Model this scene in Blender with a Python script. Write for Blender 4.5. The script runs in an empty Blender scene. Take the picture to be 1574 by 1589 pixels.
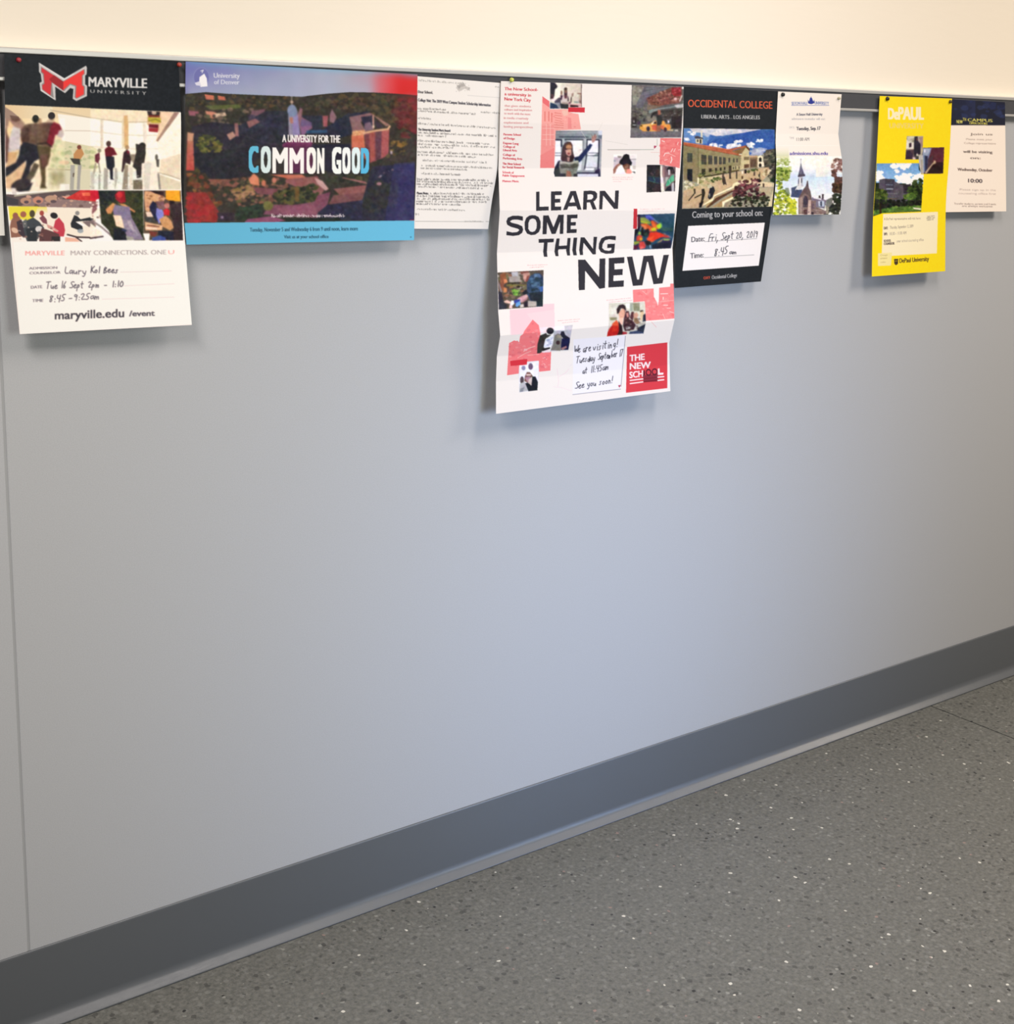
import bpy, bmesh, math, random
import numpy as np
from mathutils import Matrix, Vector

# ------------------------------------------------------------------ camera
# world: X along the wall to the right, Y into the wall (panel face y = 0), Z up, floor z = 0
F = 2310.0; CX = CY = 754.0; D = 2.16
vr = np.array([2976.0, -496.0, F]); X_ = (33083 - F * F) / 2782
vn = np.array([X_, 66.7 + .392 * X_, F])
R3 = vr / np.linalg.norm(vr); N3 = vn / np.linalg.norm(vn)
N3 = N3 - R3 * (N3 @ R3); N3 /= np.linalg.norm(N3)
U3 = np.cross(R3, N3)
TOE = .020
def _ray(px, py):
    r = np.array([px - CX, py - CY, F])
    return np.array([r @ R3, r @ N3, r @ U3])
_r = _ray(1050, 1240.6); CAMH = -(_r[2] * (D - TOE) / _r[1])
def hit(px, py, off=0.0):
    """a point of the photograph put on the plane `off` metres in front of the wall"""
    r = _ray(px, py); t = (D - off) / r[1]
    return (r[0] * t, -off, CAMH + r[2] * t)
sc = bpy.context.scene
cam = bpy.data.cameras.new('camera'); camo = bpy.data.objects.new('camera', cam)
sc.collection.objects.link(camo); sc.camera = camo
M = Matrix.Identity(4)
for i, ax in enumerate((R3, N3, U3)):
    M[i][0] = ax[0]; M[i][1] = -ax[1]; M[i][2] = -ax[2]
M[0][3], M[1][3], M[2][3] = 0, -D, CAMH
camo.matrix_world = M
cam.sensor_fit = 'HORIZONTAL'; cam.sensor_width = 36; cam.lens = F / 1574 * 36
cam.shift_x = (787 - CX) / 1574; cam.shift_y = -(794.5 - CY) / 1574
cam.clip_start = .05
# ------------------------------------------------------------------ light
vs = sc.view_settings
vs.view_transform = 'Standard'; vs.look = 'None'; vs.exposure = 0.0; vs.gamma = 1; vs.use_curve_mapping = False
w = bpy.data.worlds.new('world'); sc.world = w; w.use_nodes = True
w.node_tree.nodes['Background'].inputs[0].default_value = (1.0, .87, .80, 1)
w.node_tree.nodes['Background'].inputs[1].default_value = .135
def area(name, loc, target, sx, sy, power, col):
    l = bpy.data.lights.new(name, 'AREA'); l.shape = 'RECTANGLE'; l.size = sx; l.size_y = sy
    l.energy = power; l.color = col
    o = bpy.data.objects.new(name, l); sc.collection.objects.link(o); o.location = loc
    o.rotation_euler = (Vector(target) - Vector(loc)).to_track_quat('-Z', 'Y').to_euler()
    return o
LA = area('ceiling_light', (-.3, -1.5, 2.75), (-.3, -1.5, 0), .4, 1.0, 60.0, (1.0, 0.925, 0.875))
LB = area('ceiling_light', (4.2, -1.7, 2.75), (4.2, -1.7, 0), .4, 1.0, 72.0, (1.0, 0.889, 0.764))
LC = area('ceiling_light', (2.15, -1.3, 2.75), (2.15, -1.3, 0), .4, 1.0, 27, (1.0, 0.89, 0.81))
LD = area('cool_fill', (2.05, -3.2, 1.0), (2.12, 0, .45), .8, 1.6, 4.4, (0.33, 0.54, 1.0))  # added unseen cool fill aimed at the lower middle wall, no doorway modelled
LD.data.spread = math.radians(42)
LE = area('front_fill', (1.5, -3.2, 1.6), (1.75, 0, 1.0), 1.2, 1.2, 6.0, (0.97, 1.0, 0.90))  # added wide frontal fill to lift the wall and papers, no window modelled
LE.data.spread = math.radians(70)

# ------------------------------------------------------------------ helpers
def lin(c):
    c = np.asarray(c, float)
    return np.where(c <= .04045, c / 12.92, ((c + .055) / 1.055) ** 2.4)
def hexc(s): return np.array([int(s[i:i + 2], 16) / 255 for i in (0, 2, 4)])
def mat(name, col, rough=.5, metal=0, spec=.5):
    m = bpy.data.materials.new(name); m.use_nodes = True
    b = m.node_tree.nodes['Principled BSDF']
    b.inputs['Base Color'].default_value = (*lin(hexc(col)), 1)
    b.inputs['Roughness'].default_value = rough; b.inputs['Metallic'].default_value = metal
    b.inputs['Specular IOR Level'].default_value = spec
    return m, m.node_tree, b
def N(nt, t, **kw):
    n = nt.nodes.new(t)
    for k, v in kw.items():
        if k in n.inputs: n.inputs[k].default_value = v
        else: setattr(n, k, v)
    return n
def bump(nt, b, h, dist, strength=.5):
    n = N(nt, 'ShaderNodeBump', Strength=strength, Distance=dist)
    nt.links.new(h, n.inputs['Height']); nt.links.new(n.outputs[0], b.inputs['Normal'])
def mesh_obj(name, verts, faces, m, parent=None, smooth=False):
    me = bpy.data.meshes.new(name); me.from_pydata(verts, [], faces); me.validate(); me.update()
    if smooth: me.polygons.foreach_set('use_smooth', [True] * len(me.polygons))
    me.materials.append(m); o = bpy.data.objects.new(name, me); sc.collection.objects.link(o)
    o.parent = parent
    return o
def box(name, a, b, m, parent=None, bev=0, seg=2):
    bm = bmesh.new(); bmesh.ops.create_cube(bm, size=1)
    for v in bm.verts:
        v.co = Vector([(a[i] + b[i]) / 2 + v.co[i] * (b[i] - a[i]) for i in range(3)])
    if bev: bmesh.ops.bevel(bm, geom=bm.edges[:], offset=bev, segments=seg, affect='EDGES', profile=.5)
    me = bpy.data.meshes.new(name); bm.to_mesh(me); bm.free(); me.materials.append(m)
    o = bpy.data.objects.new(name, me); sc.collection.objects.link(o); o.parent = parent
    return o
def extrude_x(name, prof, x0, x1, m, parent=None, nx=1, smooth=True):
    """profile of (y, z) swept along X"""
    k = len(prof); vs_ = []; fs = []
    for i in range(nx + 1):
        x = x0 + (x1 - x0) * i / nx
        vs_ += [(x, p[0], p[1]) for p in prof]
    for i in range(nx):
        for j in range(k):
            a = i * k + j; b = i * k + (j + 1) % k
            fs.append((a, b, b + k, a + k))
    fs.append(tuple(range(k))[::-1]); fs.append(tuple(nx * k + j for j in range(k)))
    return mesh_obj(name, vs_, fs, m, parent, smooth)
def tag(o, label=None, cat=None, group=None, kind=None):
    if label: o['label'] = label
    if cat: o['category'] = cat
    if group: o['group'] = group
    if kind: o['kind'] = kind
    return o

# ------------------------------------------------------------------ materials of the setting
mc, nt, b = mat('cream_paint', 'f0e6d5', .55)
n = N(nt, 'ShaderNodeTexNoise', Scale=260.0, Detail=3.0); bump(nt, b, n.outputs[0], .0006, .5)
m_cream = mc
m_panel, nt, b = mat('vinyl_panel', 'b3b5b8', .42, spec=.35)
tc = N(nt, 'ShaderNodeTexCoord')
n = N(nt, 'ShaderNodeTexNoise', Scale=520.0, Detail=4.0, Roughness=.7); nt.links.new(tc.outputs['Object'], n.inputs['Vector'])
cr = N(nt, 'ShaderNodeValToRGB'); cr.color_ramp.elements[0].position = .3; cr.color_ramp.elements[1].position = .7
cr.color_ramp.elements[0].color = (*lin(hexc('adafb2')), 1); cr.color_ramp.elements[1].color = (*lin(hexc('b9bbbe')), 1)
nt.links.new(n.outputs[0], cr.inputs[0]); nt.links.new(cr.outputs[0], b.inputs['Base Color'])
bump(nt, b, n.outputs[0], .0004, .5)
m_base, nt, b = mat('rubber_base', '5f6367', .36, spec=.55)
n = N(nt, 'ShaderNodeTexNoise', Scale=300.0, Detail=2.0); bump(nt, b, n.outputs[0], .0002, .4)
m_alu, nt, b = mat('satin_aluminium', 'd3d2ce', .42, .55)
n = N(nt, 'ShaderNodeTexNoise', Scale=90.0, Detail=2.0)
mp = N(nt, 'ShaderNodeMapping'); mp.inputs['Scale'].default_value = (.05, 6, 6)
tc = N(nt, 'ShaderNodeTexCoord'); nt.links.new(tc.outputs['Object'], mp.inputs[0]); nt.links.new(mp.outputs[0], n.inputs['Vector'])
bump(nt, b, n.outputs[0], .0003, .3)
m_cork, nt, b = mat('grey_tack_cork', '46474b', .85)
n = N(nt, 'ShaderNodeTexNoise', Scale=400.0, Detail=3.0); bump(nt, b, n.outputs[0], .0008, .6)
m_floor, nt, b = mat('speckled_vinyl', '7c7c77', .42, spec=.4)
tc = N(nt, 'ShaderNodeTexCoord')
def chips(scale, lo, rnd_lo):
    """random chips: voronoi cells, only some kept; returns mask"""
    v = N(nt, 'ShaderNodeTexVoronoi', Scale=scale, Randomness=1.0); nt.links.new(tc.outputs['Object'], v.inputs['Vector'])
    s = N(nt, 'ShaderNodeSeparateColor'); nt.links.new(v.outputs['Color'], s.inputs[0])
    nz = N(nt, 'ShaderNodeTexNoise', Scale=scale * 2.2); nt.links.new(tc.outputs['Object'], nz.inputs['Vector'])
    ad = N(nt, 'ShaderNodeMath', operation='MULTIPLY_ADD'); nt.links.new(nz.outputs[0], ad.inputs[0]); ad.inputs[1].default_value = .5
    nt.links.new(v.outputs['Distance'], ad.inputs[2])
    a = N(nt, 'ShaderNodeMath', operation='LESS_THAN'); nt.links.new(ad.outputs[0], a.inputs[0]); a.inputs[1].default_value = lo
    c = N(nt, 'ShaderNodeMath', operation='GREATER_THAN'); nt.links.new(s.outputs[0], c.inputs[0]); c.inputs[1].default_value = rnd_lo
    m_ = N(nt, 'ShaderNodeMath', operation='MULTIPLY'); nt.links.new(a.outputs[0], m_.inputs[0]); nt.links.new(c.outputs[0], m_.inputs[1])
    return m_.outputs[0], s
def mixc(fac, a, col):
    x = N(nt, 'ShaderNodeMix', data_type='RGBA')
    if isinstance(fac, float): x.inputs[0].default_value = fac
    else: nt.links.new(fac, x.inputs[0])
    nt.links.new(a, x.inputs[6])
    if isinstance(col, str): x.inputs[7].default_value = (*lin(hexc(col)), 1)
    else: nt.links.new(col, x.inputs[7])
    return x.outputs[2]
n1 = N(nt, 'ShaderNodeTexNoise', Scale=110.0, Detail=5.0, Roughness=.75); nt.links.new(tc.outputs['Object'], n1.inputs['Vector'])
cr = N(nt, 'ShaderNodeValToRGB'); cr.color_ramp.elements[0].position = .32; cr.color_ramp.elements[1].position = .68
cr.color_ramp.elements[0].color = (*lin(hexc('545652')), 1); cr.color_ramp.elements[1].color = (*lin(hexc('7c7c77')), 1)
nt.links.new(n1.outputs[0], cr.inputs[0]); cur = cr.outputs[0]
for scale, lo, rl, col, al in ((70, .60, .60, '82837f', .5), (85, .60, .60, '5c5d5a', .55), (46, .50, .74, '484846', .75), (75, .5, .78, '484846', .7),
                               (62, .46, .86, '94958f', .8), (52, .42, .86, '2f2f30', .95), (50, .42, .925, 'd4d2c8', 1.0), (58, .42, .975, '9a827c', .8)):
    mk, s = chips(float(scale), lo, rl)
    f = N(nt, 'ShaderNodeMath', operation='MULTIPLY'); nt.links.new(mk, f.inputs[0]); f.inputs[1].default_value = al
    cur = mixc(f.outputs[0], cur, col)
nt.links.new(cur, b.inputs['Base Color'])
bump(nt, b, n1.outputs[0], .0003, .3)
m_seam, nt, b = mat('seam_caulk', '9fa1a3', .7)
m_dark, nt, b = mat('joint_filler', '262524', .9)

# ------------------------------------------------------------------ the setting
XL, XR = -3.0, 12.0
z_rt = np.mean([hit(0, 81, .02)[2], hit(750, 117.6, .02)[2], hit(1508, 152.6, .02)[2]])   # top of the dark insert
z_rb = np.mean([hit(0, 118, .02)[2], hit(1330, 169.3, .02)[2]])                            # its bottom
z_bt = np.mean([hit(520, 1321, .003)[2], hit(1050, 1145, .003)[2], hit(1508, 992, .003)[2]])
x_seam = np.mean([hit(4.5, 600)[0], hit(21, 1000)[0], hit(46, 1470)[0]])
x_joint = hit(1446, 1092.3, TOE)[0]
wall = tag(box('wall_back', (XL, .006, 0), (XR, .12, 3.0), m_cream), kind='structure')
box('wall_panel', (XL, 0, z_bt - .05), (x_seam - .0018, .0058, z_rb + .01), m_panel, wall, .0012)
box('wall_panel', (x_seam + .0018, 0, z_bt - .05), (XR, .0058, z_rb + .01), m_panel, wall, .0012)
box('seam_strip', (x_seam - .003, .0009, z_bt - .05), (x_seam + .003, .0059, z_rb + .01), m_seam, wall)
fl = tag(box('floor', (XL, -4.2, -.06), (XR, .12, -.0025), m_dark), kind='structure')
box('floor_sheet', (XL, -4.2, -.0024), (x_joint - .0022, .004, 0), m_floor, fl, .0005, 1)
box('floor_sheet', (x_joint + .0022, -4.2, -.0024), (XR, .004, 0), m_floor, fl, .0005, 1)
# cove base: thin upright with a swept-out toe
prof = [(0, z_bt), (-.0012, z_bt), (-.0027, z_bt - .0015), (-.003, z_bt - .004), (-.003, .027)]
for i in range(1, 9):
    a = math.radians(58) * i / 8
    prof.append((-.003 - .011 * (1 - math.cos(a)), .027 - .0165 * math.sin(a)))
yc, zc = prof[-1]
prof += [(yc + (-TOE + .001 - yc) * t, zc + (.0034 - zc) * t) for t in (.33, .66, 1)]
prof += [(-TOE, .0024), (-TOE, .0001), (0, .0001)]
tag(extrude_x('baseboard_back', prof, XL, XR, m_base), kind='structure')
# tack rail
rail = bpy.data.objects.new('tack_rail', None); sc.collection.objects.link(rail); rail.location = (x_seam, 0, z_rb)
tag(rail, 'long grey tack strip with aluminium lips running along the wall behind all the papers', 'notice rail')
RT = .018
def rl(o): o.location = (-x_seam, 0, -z_rb); return o
rl(box('cork_insert', (XL, -RT + .0012, z_rb), (XR, -.0002, z_rt), m_cork, rail))
rl(extrude_x('top_lip', [(.0055, z_rt), (-RT - .0006, z_rt), (-RT - .0012, z_rt + .001), (-RT - .0012, z_rt + .0062), (-RT - .0004, z_rt + .0075), (.0055, z_rt + .0085)], XL, XR, m_alu, rail, smooth=False))
rl(extrude_x('bottom_lip', [(-.0002, z_rb), (-.0002, z_rb - .0055), (-RT - .0004, z_rb - .0055), (-RT - .0014, z_rb - .0042), (-RT - .0014, z_rb - .001), (-RT - .0006, z_rb)], XL, XR, m_alu, rail, smooth=False))

# ------------------------------------------------------------------ print on paper: a small vector painter
class Canvas:
    S = 4
    def __init__(s, x0, y0, x1, y1, bg):
        s.x0, s.y0 = x0, y0; s.w = int((x1 - x0) * s.S); s.h = int((y1 - y0) * s.S)
        s.a = np.zeros((s.h, s.w, 3)); s.a[:] = hexc(bg); s.v = (0., 0., 1.)
        s.rng = np.random.default_rng(7); s.clip = None
    def pt(s, p):  # view units -> subpixels
        return ((p[0] / s.v[2] + s.v[0] - s.x0) * s.S, (p[1] / s.v[2] + s.v[1] - s.y0) * s.S)
    def mask_edges(s, E):
        E = np.asarray(E, float)
        bx0 = max(0, int(E[:, 0::2].min()) - 1); bx1 = min(s.w, int(E[:, 0::2].max()) + 3)
        by0 = max(0, int(E[:, 1::2].min()) - 1); by1 = min(s.h, int(E[:, 1::2].max()) + 3)
        if bx1 <= bx0 or by1 <= by0: return None
        d = np.zeros((by1 - by0, bx1 - bx0 + 1), np.int32)
        for ax, ay, cx, cy in E:
            if ay == cy: continue
            if ay > cy: ax, ay, cx, cy = cx, cy, ax, ay
            r0 = max(by0, math.ceil(ay - .5)); r1 = min(by1, math.ceil(cy - .5))
            if r1 <= r0: continue
            r = np.arange(r0, r1); x = ax + (r + .5 - ay) * (cx - ax) / (cy - ay)
            c = np.clip(np.ceil(x - .5).astype(int) - bx0, 0, bx1 - bx0)
            d[r - by0, c] += 1
        m = (np.cumsum(d, 1)[:, :-1] & 1).astype(float)
        if s.clip is not None: m *= s.clip[by0:by1, bx0:bx1]
        return bx0, by0, m
    def poly_mask(s, pts):
        P = [s.pt(p) for p in pts]
        return s.mask_edges([(*P[i], *P[(i + 1) % len(P)]) for i in range(len(P))])
    def put(s, m, col, al=1.0):
        if m is None: return
        x, y, k = m; h, w_ = k.shape; t = s.a[y:y + h, x:x + w_]
        k = k[..., None] * al; t[:] = t * (1 - k) + col * k
    def line(s, pts, wd, col, al=1.0):
        P = [s.pt(p) for p in pts]; r = max(wd / s.v[2] * s.S / 2, .6)
        xs = [p[0] for p in P]; ys = [p[1] for p in P]
        x0 = max(0, int(min(xs) - r - 1)); x1 = min(s.w, int(max(xs) + r + 2)); y0 = max(0, int(min(ys) - r - 1)); y1 = min(s.h, int(max(ys) + r + 2))
        if x1 <= x0 or y1 <= y0: return
        Y, X = np.mgrid[y0:y1, x0:x1] + .5; m = np.zeros(X.shape)
        for (ax, ay), (cx, cy) in zip(P[:-1], P[1:]):
            dx, dy = cx - ax, cy - ay; L = dx * dx + dy * dy + 1e-9
            t = np.clip(((X - ax) * dx + (Y - ay) * dy) / L, 0, 1)
            m = np.maximum(m, np.clip(r + .5 - np.hypot(X - ax - t * dx, Y - ay - t * dy), 0, 1))
        if s.clip is not None: m *= s.clip[y0:y1, x0:x1]
        s.put((x0, y0, m), col, al)
    def noise(s, h, w_, cell):
        c = max(cell, 1); g = s.rng.random((int(h / c) + 3, int(w_ / c) + 3)); y = np.arange(h) / c; x = np.arange(w_) / c
        yi = y.astype(int); xi = x.astype(int); fy = (y - yi)[:, None]; fx = (x - xi)[None]
        return (g[yi][:, xi] * (1 - fx) + g[yi][:, xi + 1] * fx) * (1 - fy) + (g[yi + 1][:, xi] * (1 - fx) + g[yi + 1][:, xi + 1] * fx) * fy
_fc = bpy.data.curves.new('glyphs', 'FONT'); _fc.resolution_u = 3; _fc.dimensions = '2D'; _fc.fill_mode = 'NONE'
_fo = bpy.data.objects.new('glyphs', _fc); sc.collection.objects.link(_fo)
def outline(txt):
    _fc.body = txt; bpy.context.view_layer.update()
    ev = _fo.evaluated_get(bpy.context.evaluated_depsgraph_get()); me = ev.to_mesh()
    co = np.array([v.co[:2] for v in me.vertices]); e = np.array([x.vertices[:] for x in me.edges]); ev.to_mesh_clear()
    return co, e
CAPH = outline('H')[0][:, 1].max()
def P2(tok): return [tuple(float(q) for q in t.split(',')) for t in tok]
# handwriting: one stroke alphabet, x 0..1 wide, y 0 baseline .. 1 cap
HW = {'W': '0,1 .2,0 .45,.8 .7,0 .95,1', 'T': '0,.95 .8,1;.4,1 .3,0', 'S': '.75,.9 .4,1 .1,.75 .6,.4 .5,.05 0,.1', 'F': '.1,0 .2,1 .8,1;.15,.5 .6,.55',
      'e': '.1,.25 .55,.4 .4,.6 .1,.4 .1,.1 .4,0 .6,.15', 'a': '.55,.5 .2,.55 .05,.2 .3,0 .55,.45 .6,0', 'r': '.1,.55 .15,0;.15,.35 .35,.55 .5,.5',
      'v': '.05,.55 .25,0 .5,.55', 'i': '.2,.5 .2,0;.22,.75 .22,.7', 's': '.45,.5 .15,.5 .35,.25 .3,0 .05,.05', 't': '.25,.95 .2,.05 .4,0;0,.6 .5,.62',
      'n': '.1,.5 .1,0;.1,.3 .35,.55 .45,0', 'g': '.5,.5 .15,.5 .15,.1 .45,.15 .5,.5 .45,-.35 .1,-.3', '!': '.2,1 .15,.3;.14,.05 .14,0',
      'u': '.05,.5 .1,.05 .4,.05 .5,.5 .55,0', 'd': '.5,.35 .2,.5 .05,.15 .35,0 .5,.3 .6,1 .6,0', 'y': '.05,.5 .2,.1 .45,.15;.55,.5 .4,-.35 .1,-.3', 'p': '.15,.5 .05,-.4;.1,.35 .4,.55 .45,.15 .1,.1',
      'm': '.05,.5 .05,0;.05,.3 .25,.5 .3,0;.3,.3 .5,.5 .55,0', 'b': '.1,1 .1,0 .45,.1 .4,.45 .1,.35', 'o': '.3,.5 .05,.3 .2,0 .5,.15 .45,.45 .3,.5',
      'h': '.1,1 .1,0;.1,.3 .4,.5 .45,0', 'k': '.1,1 .1,0;.4,.5 .1,.25 .5,0', 'l': '.2,1 .2,0', 'L': '.1,1 .05,0 .6,.05', 'K': '.1,1 .1,0;.6,1 .1,.45 .65,0',
      'B': '.1,0 .1,1 .6,.8 .1,.55 .7,.2 .1,0', 'z': '.05,.5 .45,.5 .05,0 .5,0', ',': '.2,.1 .05,-.25', '-': '.1,.35 .5,.37', ':': '.2,.5 .2,.45;.2,.1 .2,.05',
      '0': '.35,1 .1,.6 .15,.1 .45,.05 .6,.6 .35,1', '1': '.25,1 .25,0', '2': '.05,.8 .35,1 .55,.7 .05,0 .65,.05', '3': '.1,.9 .5,.9 .25,.55 .55,.25 .05,.05',
      '4': '.15,1 .1,.5 .6,.5;.55,1 .45,0', '5': '.6,1 .2,1 .15,.6 .5,.5 .4,.05 .05,.1', '6': '.5,1 .1,.4 .2,0 .5,.15 .4,.45 .12,.3', '7': '.0,.95 .7,.97;.7,.97 .3,0', '8': '.5,.9 .2,.95 .2,.65 .5,.35 .3,0 .1,.25 .55,.85', '9': '.55,.8 .2,1 .15,.6 .5,.6 .55,.9 .45,0'}
def paint(cv, script):
    for ln in script.strip().splitlines():
        ln = ln.strip()
        if not ln or ln[0] == '#': continue
        txt = None
        if ln[0] in 'tw': ln, txt = ln.split('|', 1)
        k, *t = ln.split()
        def c_(q):
            p = q.split(':'); return hexc(p[0]), float(p[1]) if len(p) > 1 else 1.0
        if k == 'v': cv.v = (float(t[0]), float(t[1]), float(t[2]))
        elif k == 'c':    # c pts : keep what follows inside the polygon (a printed picture's edge); c alone ends it
            cv.clip = None
            if t:
                x, y, q = cv.poly_mask(P2(t)); z = np.zeros((cv.h, cv.w)); z[y:y + q.shape[0], x:x + q.shape[1]] = q; cv.clip = z
        elif k == 'p': c, al = c_(t[0]); cv.put(cv.poly_mask(P2(t[1:])), c, al)
        elif k in 'gh':   # vertical / horizontal gradient
            (c0, a0), (c1, a1) = c_(t[0]), c_(t[1]); m = cv.poly_mask(P2(t[2:]))
            if m is None: continue
            x, y, q = m; H, W_ = q.shape
            f = np.linspace(0, 1, H)[:, None, None] if k == 'g' else np.linspace(0, 1, W_)[None, :, None]
            col = c0 * (1 - f) + c1 * f; al = (a0 * (1 - f) + a1 * f); tt = cv.a[y:y + H, x:x + W_]; q = q[..., None] * al; tt[:] = tt * (1 - q) + col * q
        elif k == 'e':
            c, al = c_(t[0]); q = [float(z) for z in ','.join(t[1:]).split(',')]; ex, ey, rx, ry = q[:4]; ro = math.radians(q[4]) if len(q) > 4 else 0
            P = [(ex + rx * math.cos(a) * math.cos(ro) - ry * math.sin(a) * math.sin(ro), ey + rx * math.cos(a) * math.sin(ro) + ry * math.sin(a) * math.cos(ro)) for a in np.linspace(0, 2 * math.pi, 21)[:-1]]
            cv.put(cv.poly_mask(P), c, al)
        elif k == 'l': c, al = c_(t[0]); cv.line(P2(t[2:]), float(t[1]), c, al)
        elif k == 'n':    # n amount cell pts : tone noise
            m = cv.poly_mask(P2(t[2:]))
            if m is None: continue
            x, y, q = m; nz = cv.noise(*q.shape, float(t[1]) / cv.v[2] * cv.S); tt = cv.a[y:y + q.shape[0], x:x + q.shape[1]]
            tt[:] = np.clip(tt + ((nz - .5) * 2 * float(t[0]) * q)[..., None], 0, 1)
        elif k == 'k':    # k count rmin,rmax colours(/) pts : scattered blobs inside a polygon
            P = P2(t[3:]); xs = [p[0] for p in P]; ys = [p[1] for p in P]; r0, r1 = map(float, t[1].split(',')); cs = t[2].split('/')
            def ins(x, y):
                r = False
                for (ax, ay), (bx, by) in zip(P, P[1:] + P[:1]):
                    if (ay > y) != (by > y) and x < (bx - ax) * (y - ay) / (by - ay) + ax: r = not r
                return r
            for _ in range(int(t[0])):
                x = cv.rng.uniform(min(xs), max(xs)); y = cv.rng.uniform(min(ys), max(ys))
                if not ins(x, y): continue
                c, al = c_(cs[cv.rng.integers(len(cs))]); r = cv.rng.uniform(r0, r1); a0 = cv.rng.uniform(0, 6)
                cv.put(cv.poly_mask([(x + r * cv.rng.uniform(.6, 1.3) * math.cos(a0 + a), y + r * cv.rng.uniform(.4, .9) * math.sin(a0 + a)) for a in np.linspace(0, 2 * math.pi, 8)[:-1]]), c, al)
        elif k == 'b':    # b radius pts : soften
            m = cv.poly_mask(P2(t[1:])); x, y, q = m; r = max(2, int(round(float(t[0]) * 1.3 / cv.v[2] * cv.S))); tt = cv.a[y:y + q.shape[0], x:x + q.shape[1]]
            for cell, am in ((5, .028), (12, .026), (30, .02)):   # tonal variation of the printed photograph
                tt += ((cv.noise(*q.shape, cell) - .5) * 2 * am * q)[..., None] + (np.stack([cv.noise(*q.shape, cell * 1.5) for _ in range(3)], -1) - .5) * am * q[..., None]
            if 3.5 < float(t[0]) < 19: tt += ((tt - .45) * .16 - .015) * q[..., None]
            np.clip(tt, 0, 1, out=tt); z = tt.copy()
            for _ in range(2):
                for ax in (0, 1):
                    p = np.pad(z, [(r, r) if i == ax else (0, 0) for i in range(3)], 'edge'); cs_ = np.cumsum(np.concatenate([np.zeros_like(p.take([0], ax)), p], ax), ax)
                    n_ = z.shape[ax]; z = (cs_.take(range(2 * r + 1, 2 * r + 1 + n_), ax) - cs_.take(range(0, n_), ax)) / (2 * r + 1)
            q = q[..., None]; tt[:] = tt * (1 - q) + z * q
        elif k == 'q':    # q colour h x0,y0 x1,y1 : a line of print too small to read
            c, al = c_(t[0]); al *= .72; h = float(t[1]); (ax, ay), (bx, by) = P2(t[2:4]); L = math.hypot(bx - ax, by - ay); x = 0; nw = cv.rng.integers(3, 9)
            while x < L - h * .3:
                f = x / L; px, py = ax + (bx - ax) * f, ay + (by - ay) * f; hh = h * cv.rng.choice([.62, .62, .7, 1.0]); 
                if cv.rng.random() < .6: cv.line([(px, py), (px, py - hh)], h * .2, c, al)
                if cv.rng.random() < .7: cv.line([(px, py - hh * cv.rng.random()), (px + h * .4, py - hh * cv.rng.random())], h * .2, c, al)
                x += h * .42; nw -= 1
                if nw <= 0: x += h * .4; nw = cv.rng.integers(2, 9)
        elif k == 't':    # t colour h x0,y0 x1,y1 bold shear|text
            c, al = c_(t[0]); h = float(t[1]); (ax, ay), (bx, by) = P2(t[2:4]); bold = float(t[4]) if len(t) > 4 else 0; sh = float(t[5]) if len(t) > 5 else 0
            co, e = outline(txt); u = co[:, 0] - co[:, 0].min(); u = u / u.max(); vv = co[:, 1] / CAPH
            X = ax + (bx - ax) * u + sh * h * vv; Y = ay + (by - ay) * u - h * vv
            Q = np.array([cv.pt((x, y)) for x, y in zip(X, Y)]); m = cv.mask_edges(np.concatenate([Q[e[:, 0]], Q[e[:, 1]]], 1))
            if m is None: continue
            if bold:
                x, y, q = m; r = int(round(bold * .4 / cv.v[2] * cv.S)); q0 = q.copy()
                for s_ in range(1, r + 1):
                    q[:, s_:] = np.maximum(q[:, s_:], q0[:, :-s_]); q[:, :-s_] = np.maximum(q[:, :-s_], q0[:, s_:])
                if r > 1:
                    q0 = q.copy(); s_ = r // 2; q[s_:] = np.maximum(q[s_:], q0[:-s_]); q[:-s_] = np.maximum(q[:-s_], q0[s_:])
            cv.put(m, c, al)
        elif k == 'w':    # w colour h x0,y0 x1,y1 width|handwriting
            c, al = c_(t[0]); h = float(t[1]); (ax, ay), (bx, by) = P2(t[2:4]); wd = float(t[4]); rr = random.Random(txt)
            adv = [.55 if ch == ' ' else (.35 if ch in 'il1,:!' else (.85 if ch in 'WTmM' else .65)) for ch in txt]; tot = sum(adv); x = 0
            for ch, a in zip(txt, adv):
                if ch in HW:
                    dy = rr.uniform(-.06, .06)
                    for st in HW[ch].split(';'):
                        pts = P2(st.split()); 
                        if len(pts) > 2:  # round the corners
                            q = [pts[0]]
                            for i in range(len(pts) - 1):
                                q += [tuple(pts[i][j] * .7 + pts[i + 1][j] * .3 for j in (0, 1)), tuple(pts[i][j] * .3 + pts[i + 1][j] * .7 for j in (0, 1))]
                            pts = q + [pts[-1]]
                        PP = []
                        for (gx, gy) in pts:
                            f = (x + gx * .95) / tot; PP.append((ax + (bx - ax) * f + .12 * h * gy, ay + (by - ay) * f - h * (gy + dy)))
                        cv.line(PP, wd, c, al)
                x += a

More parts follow.
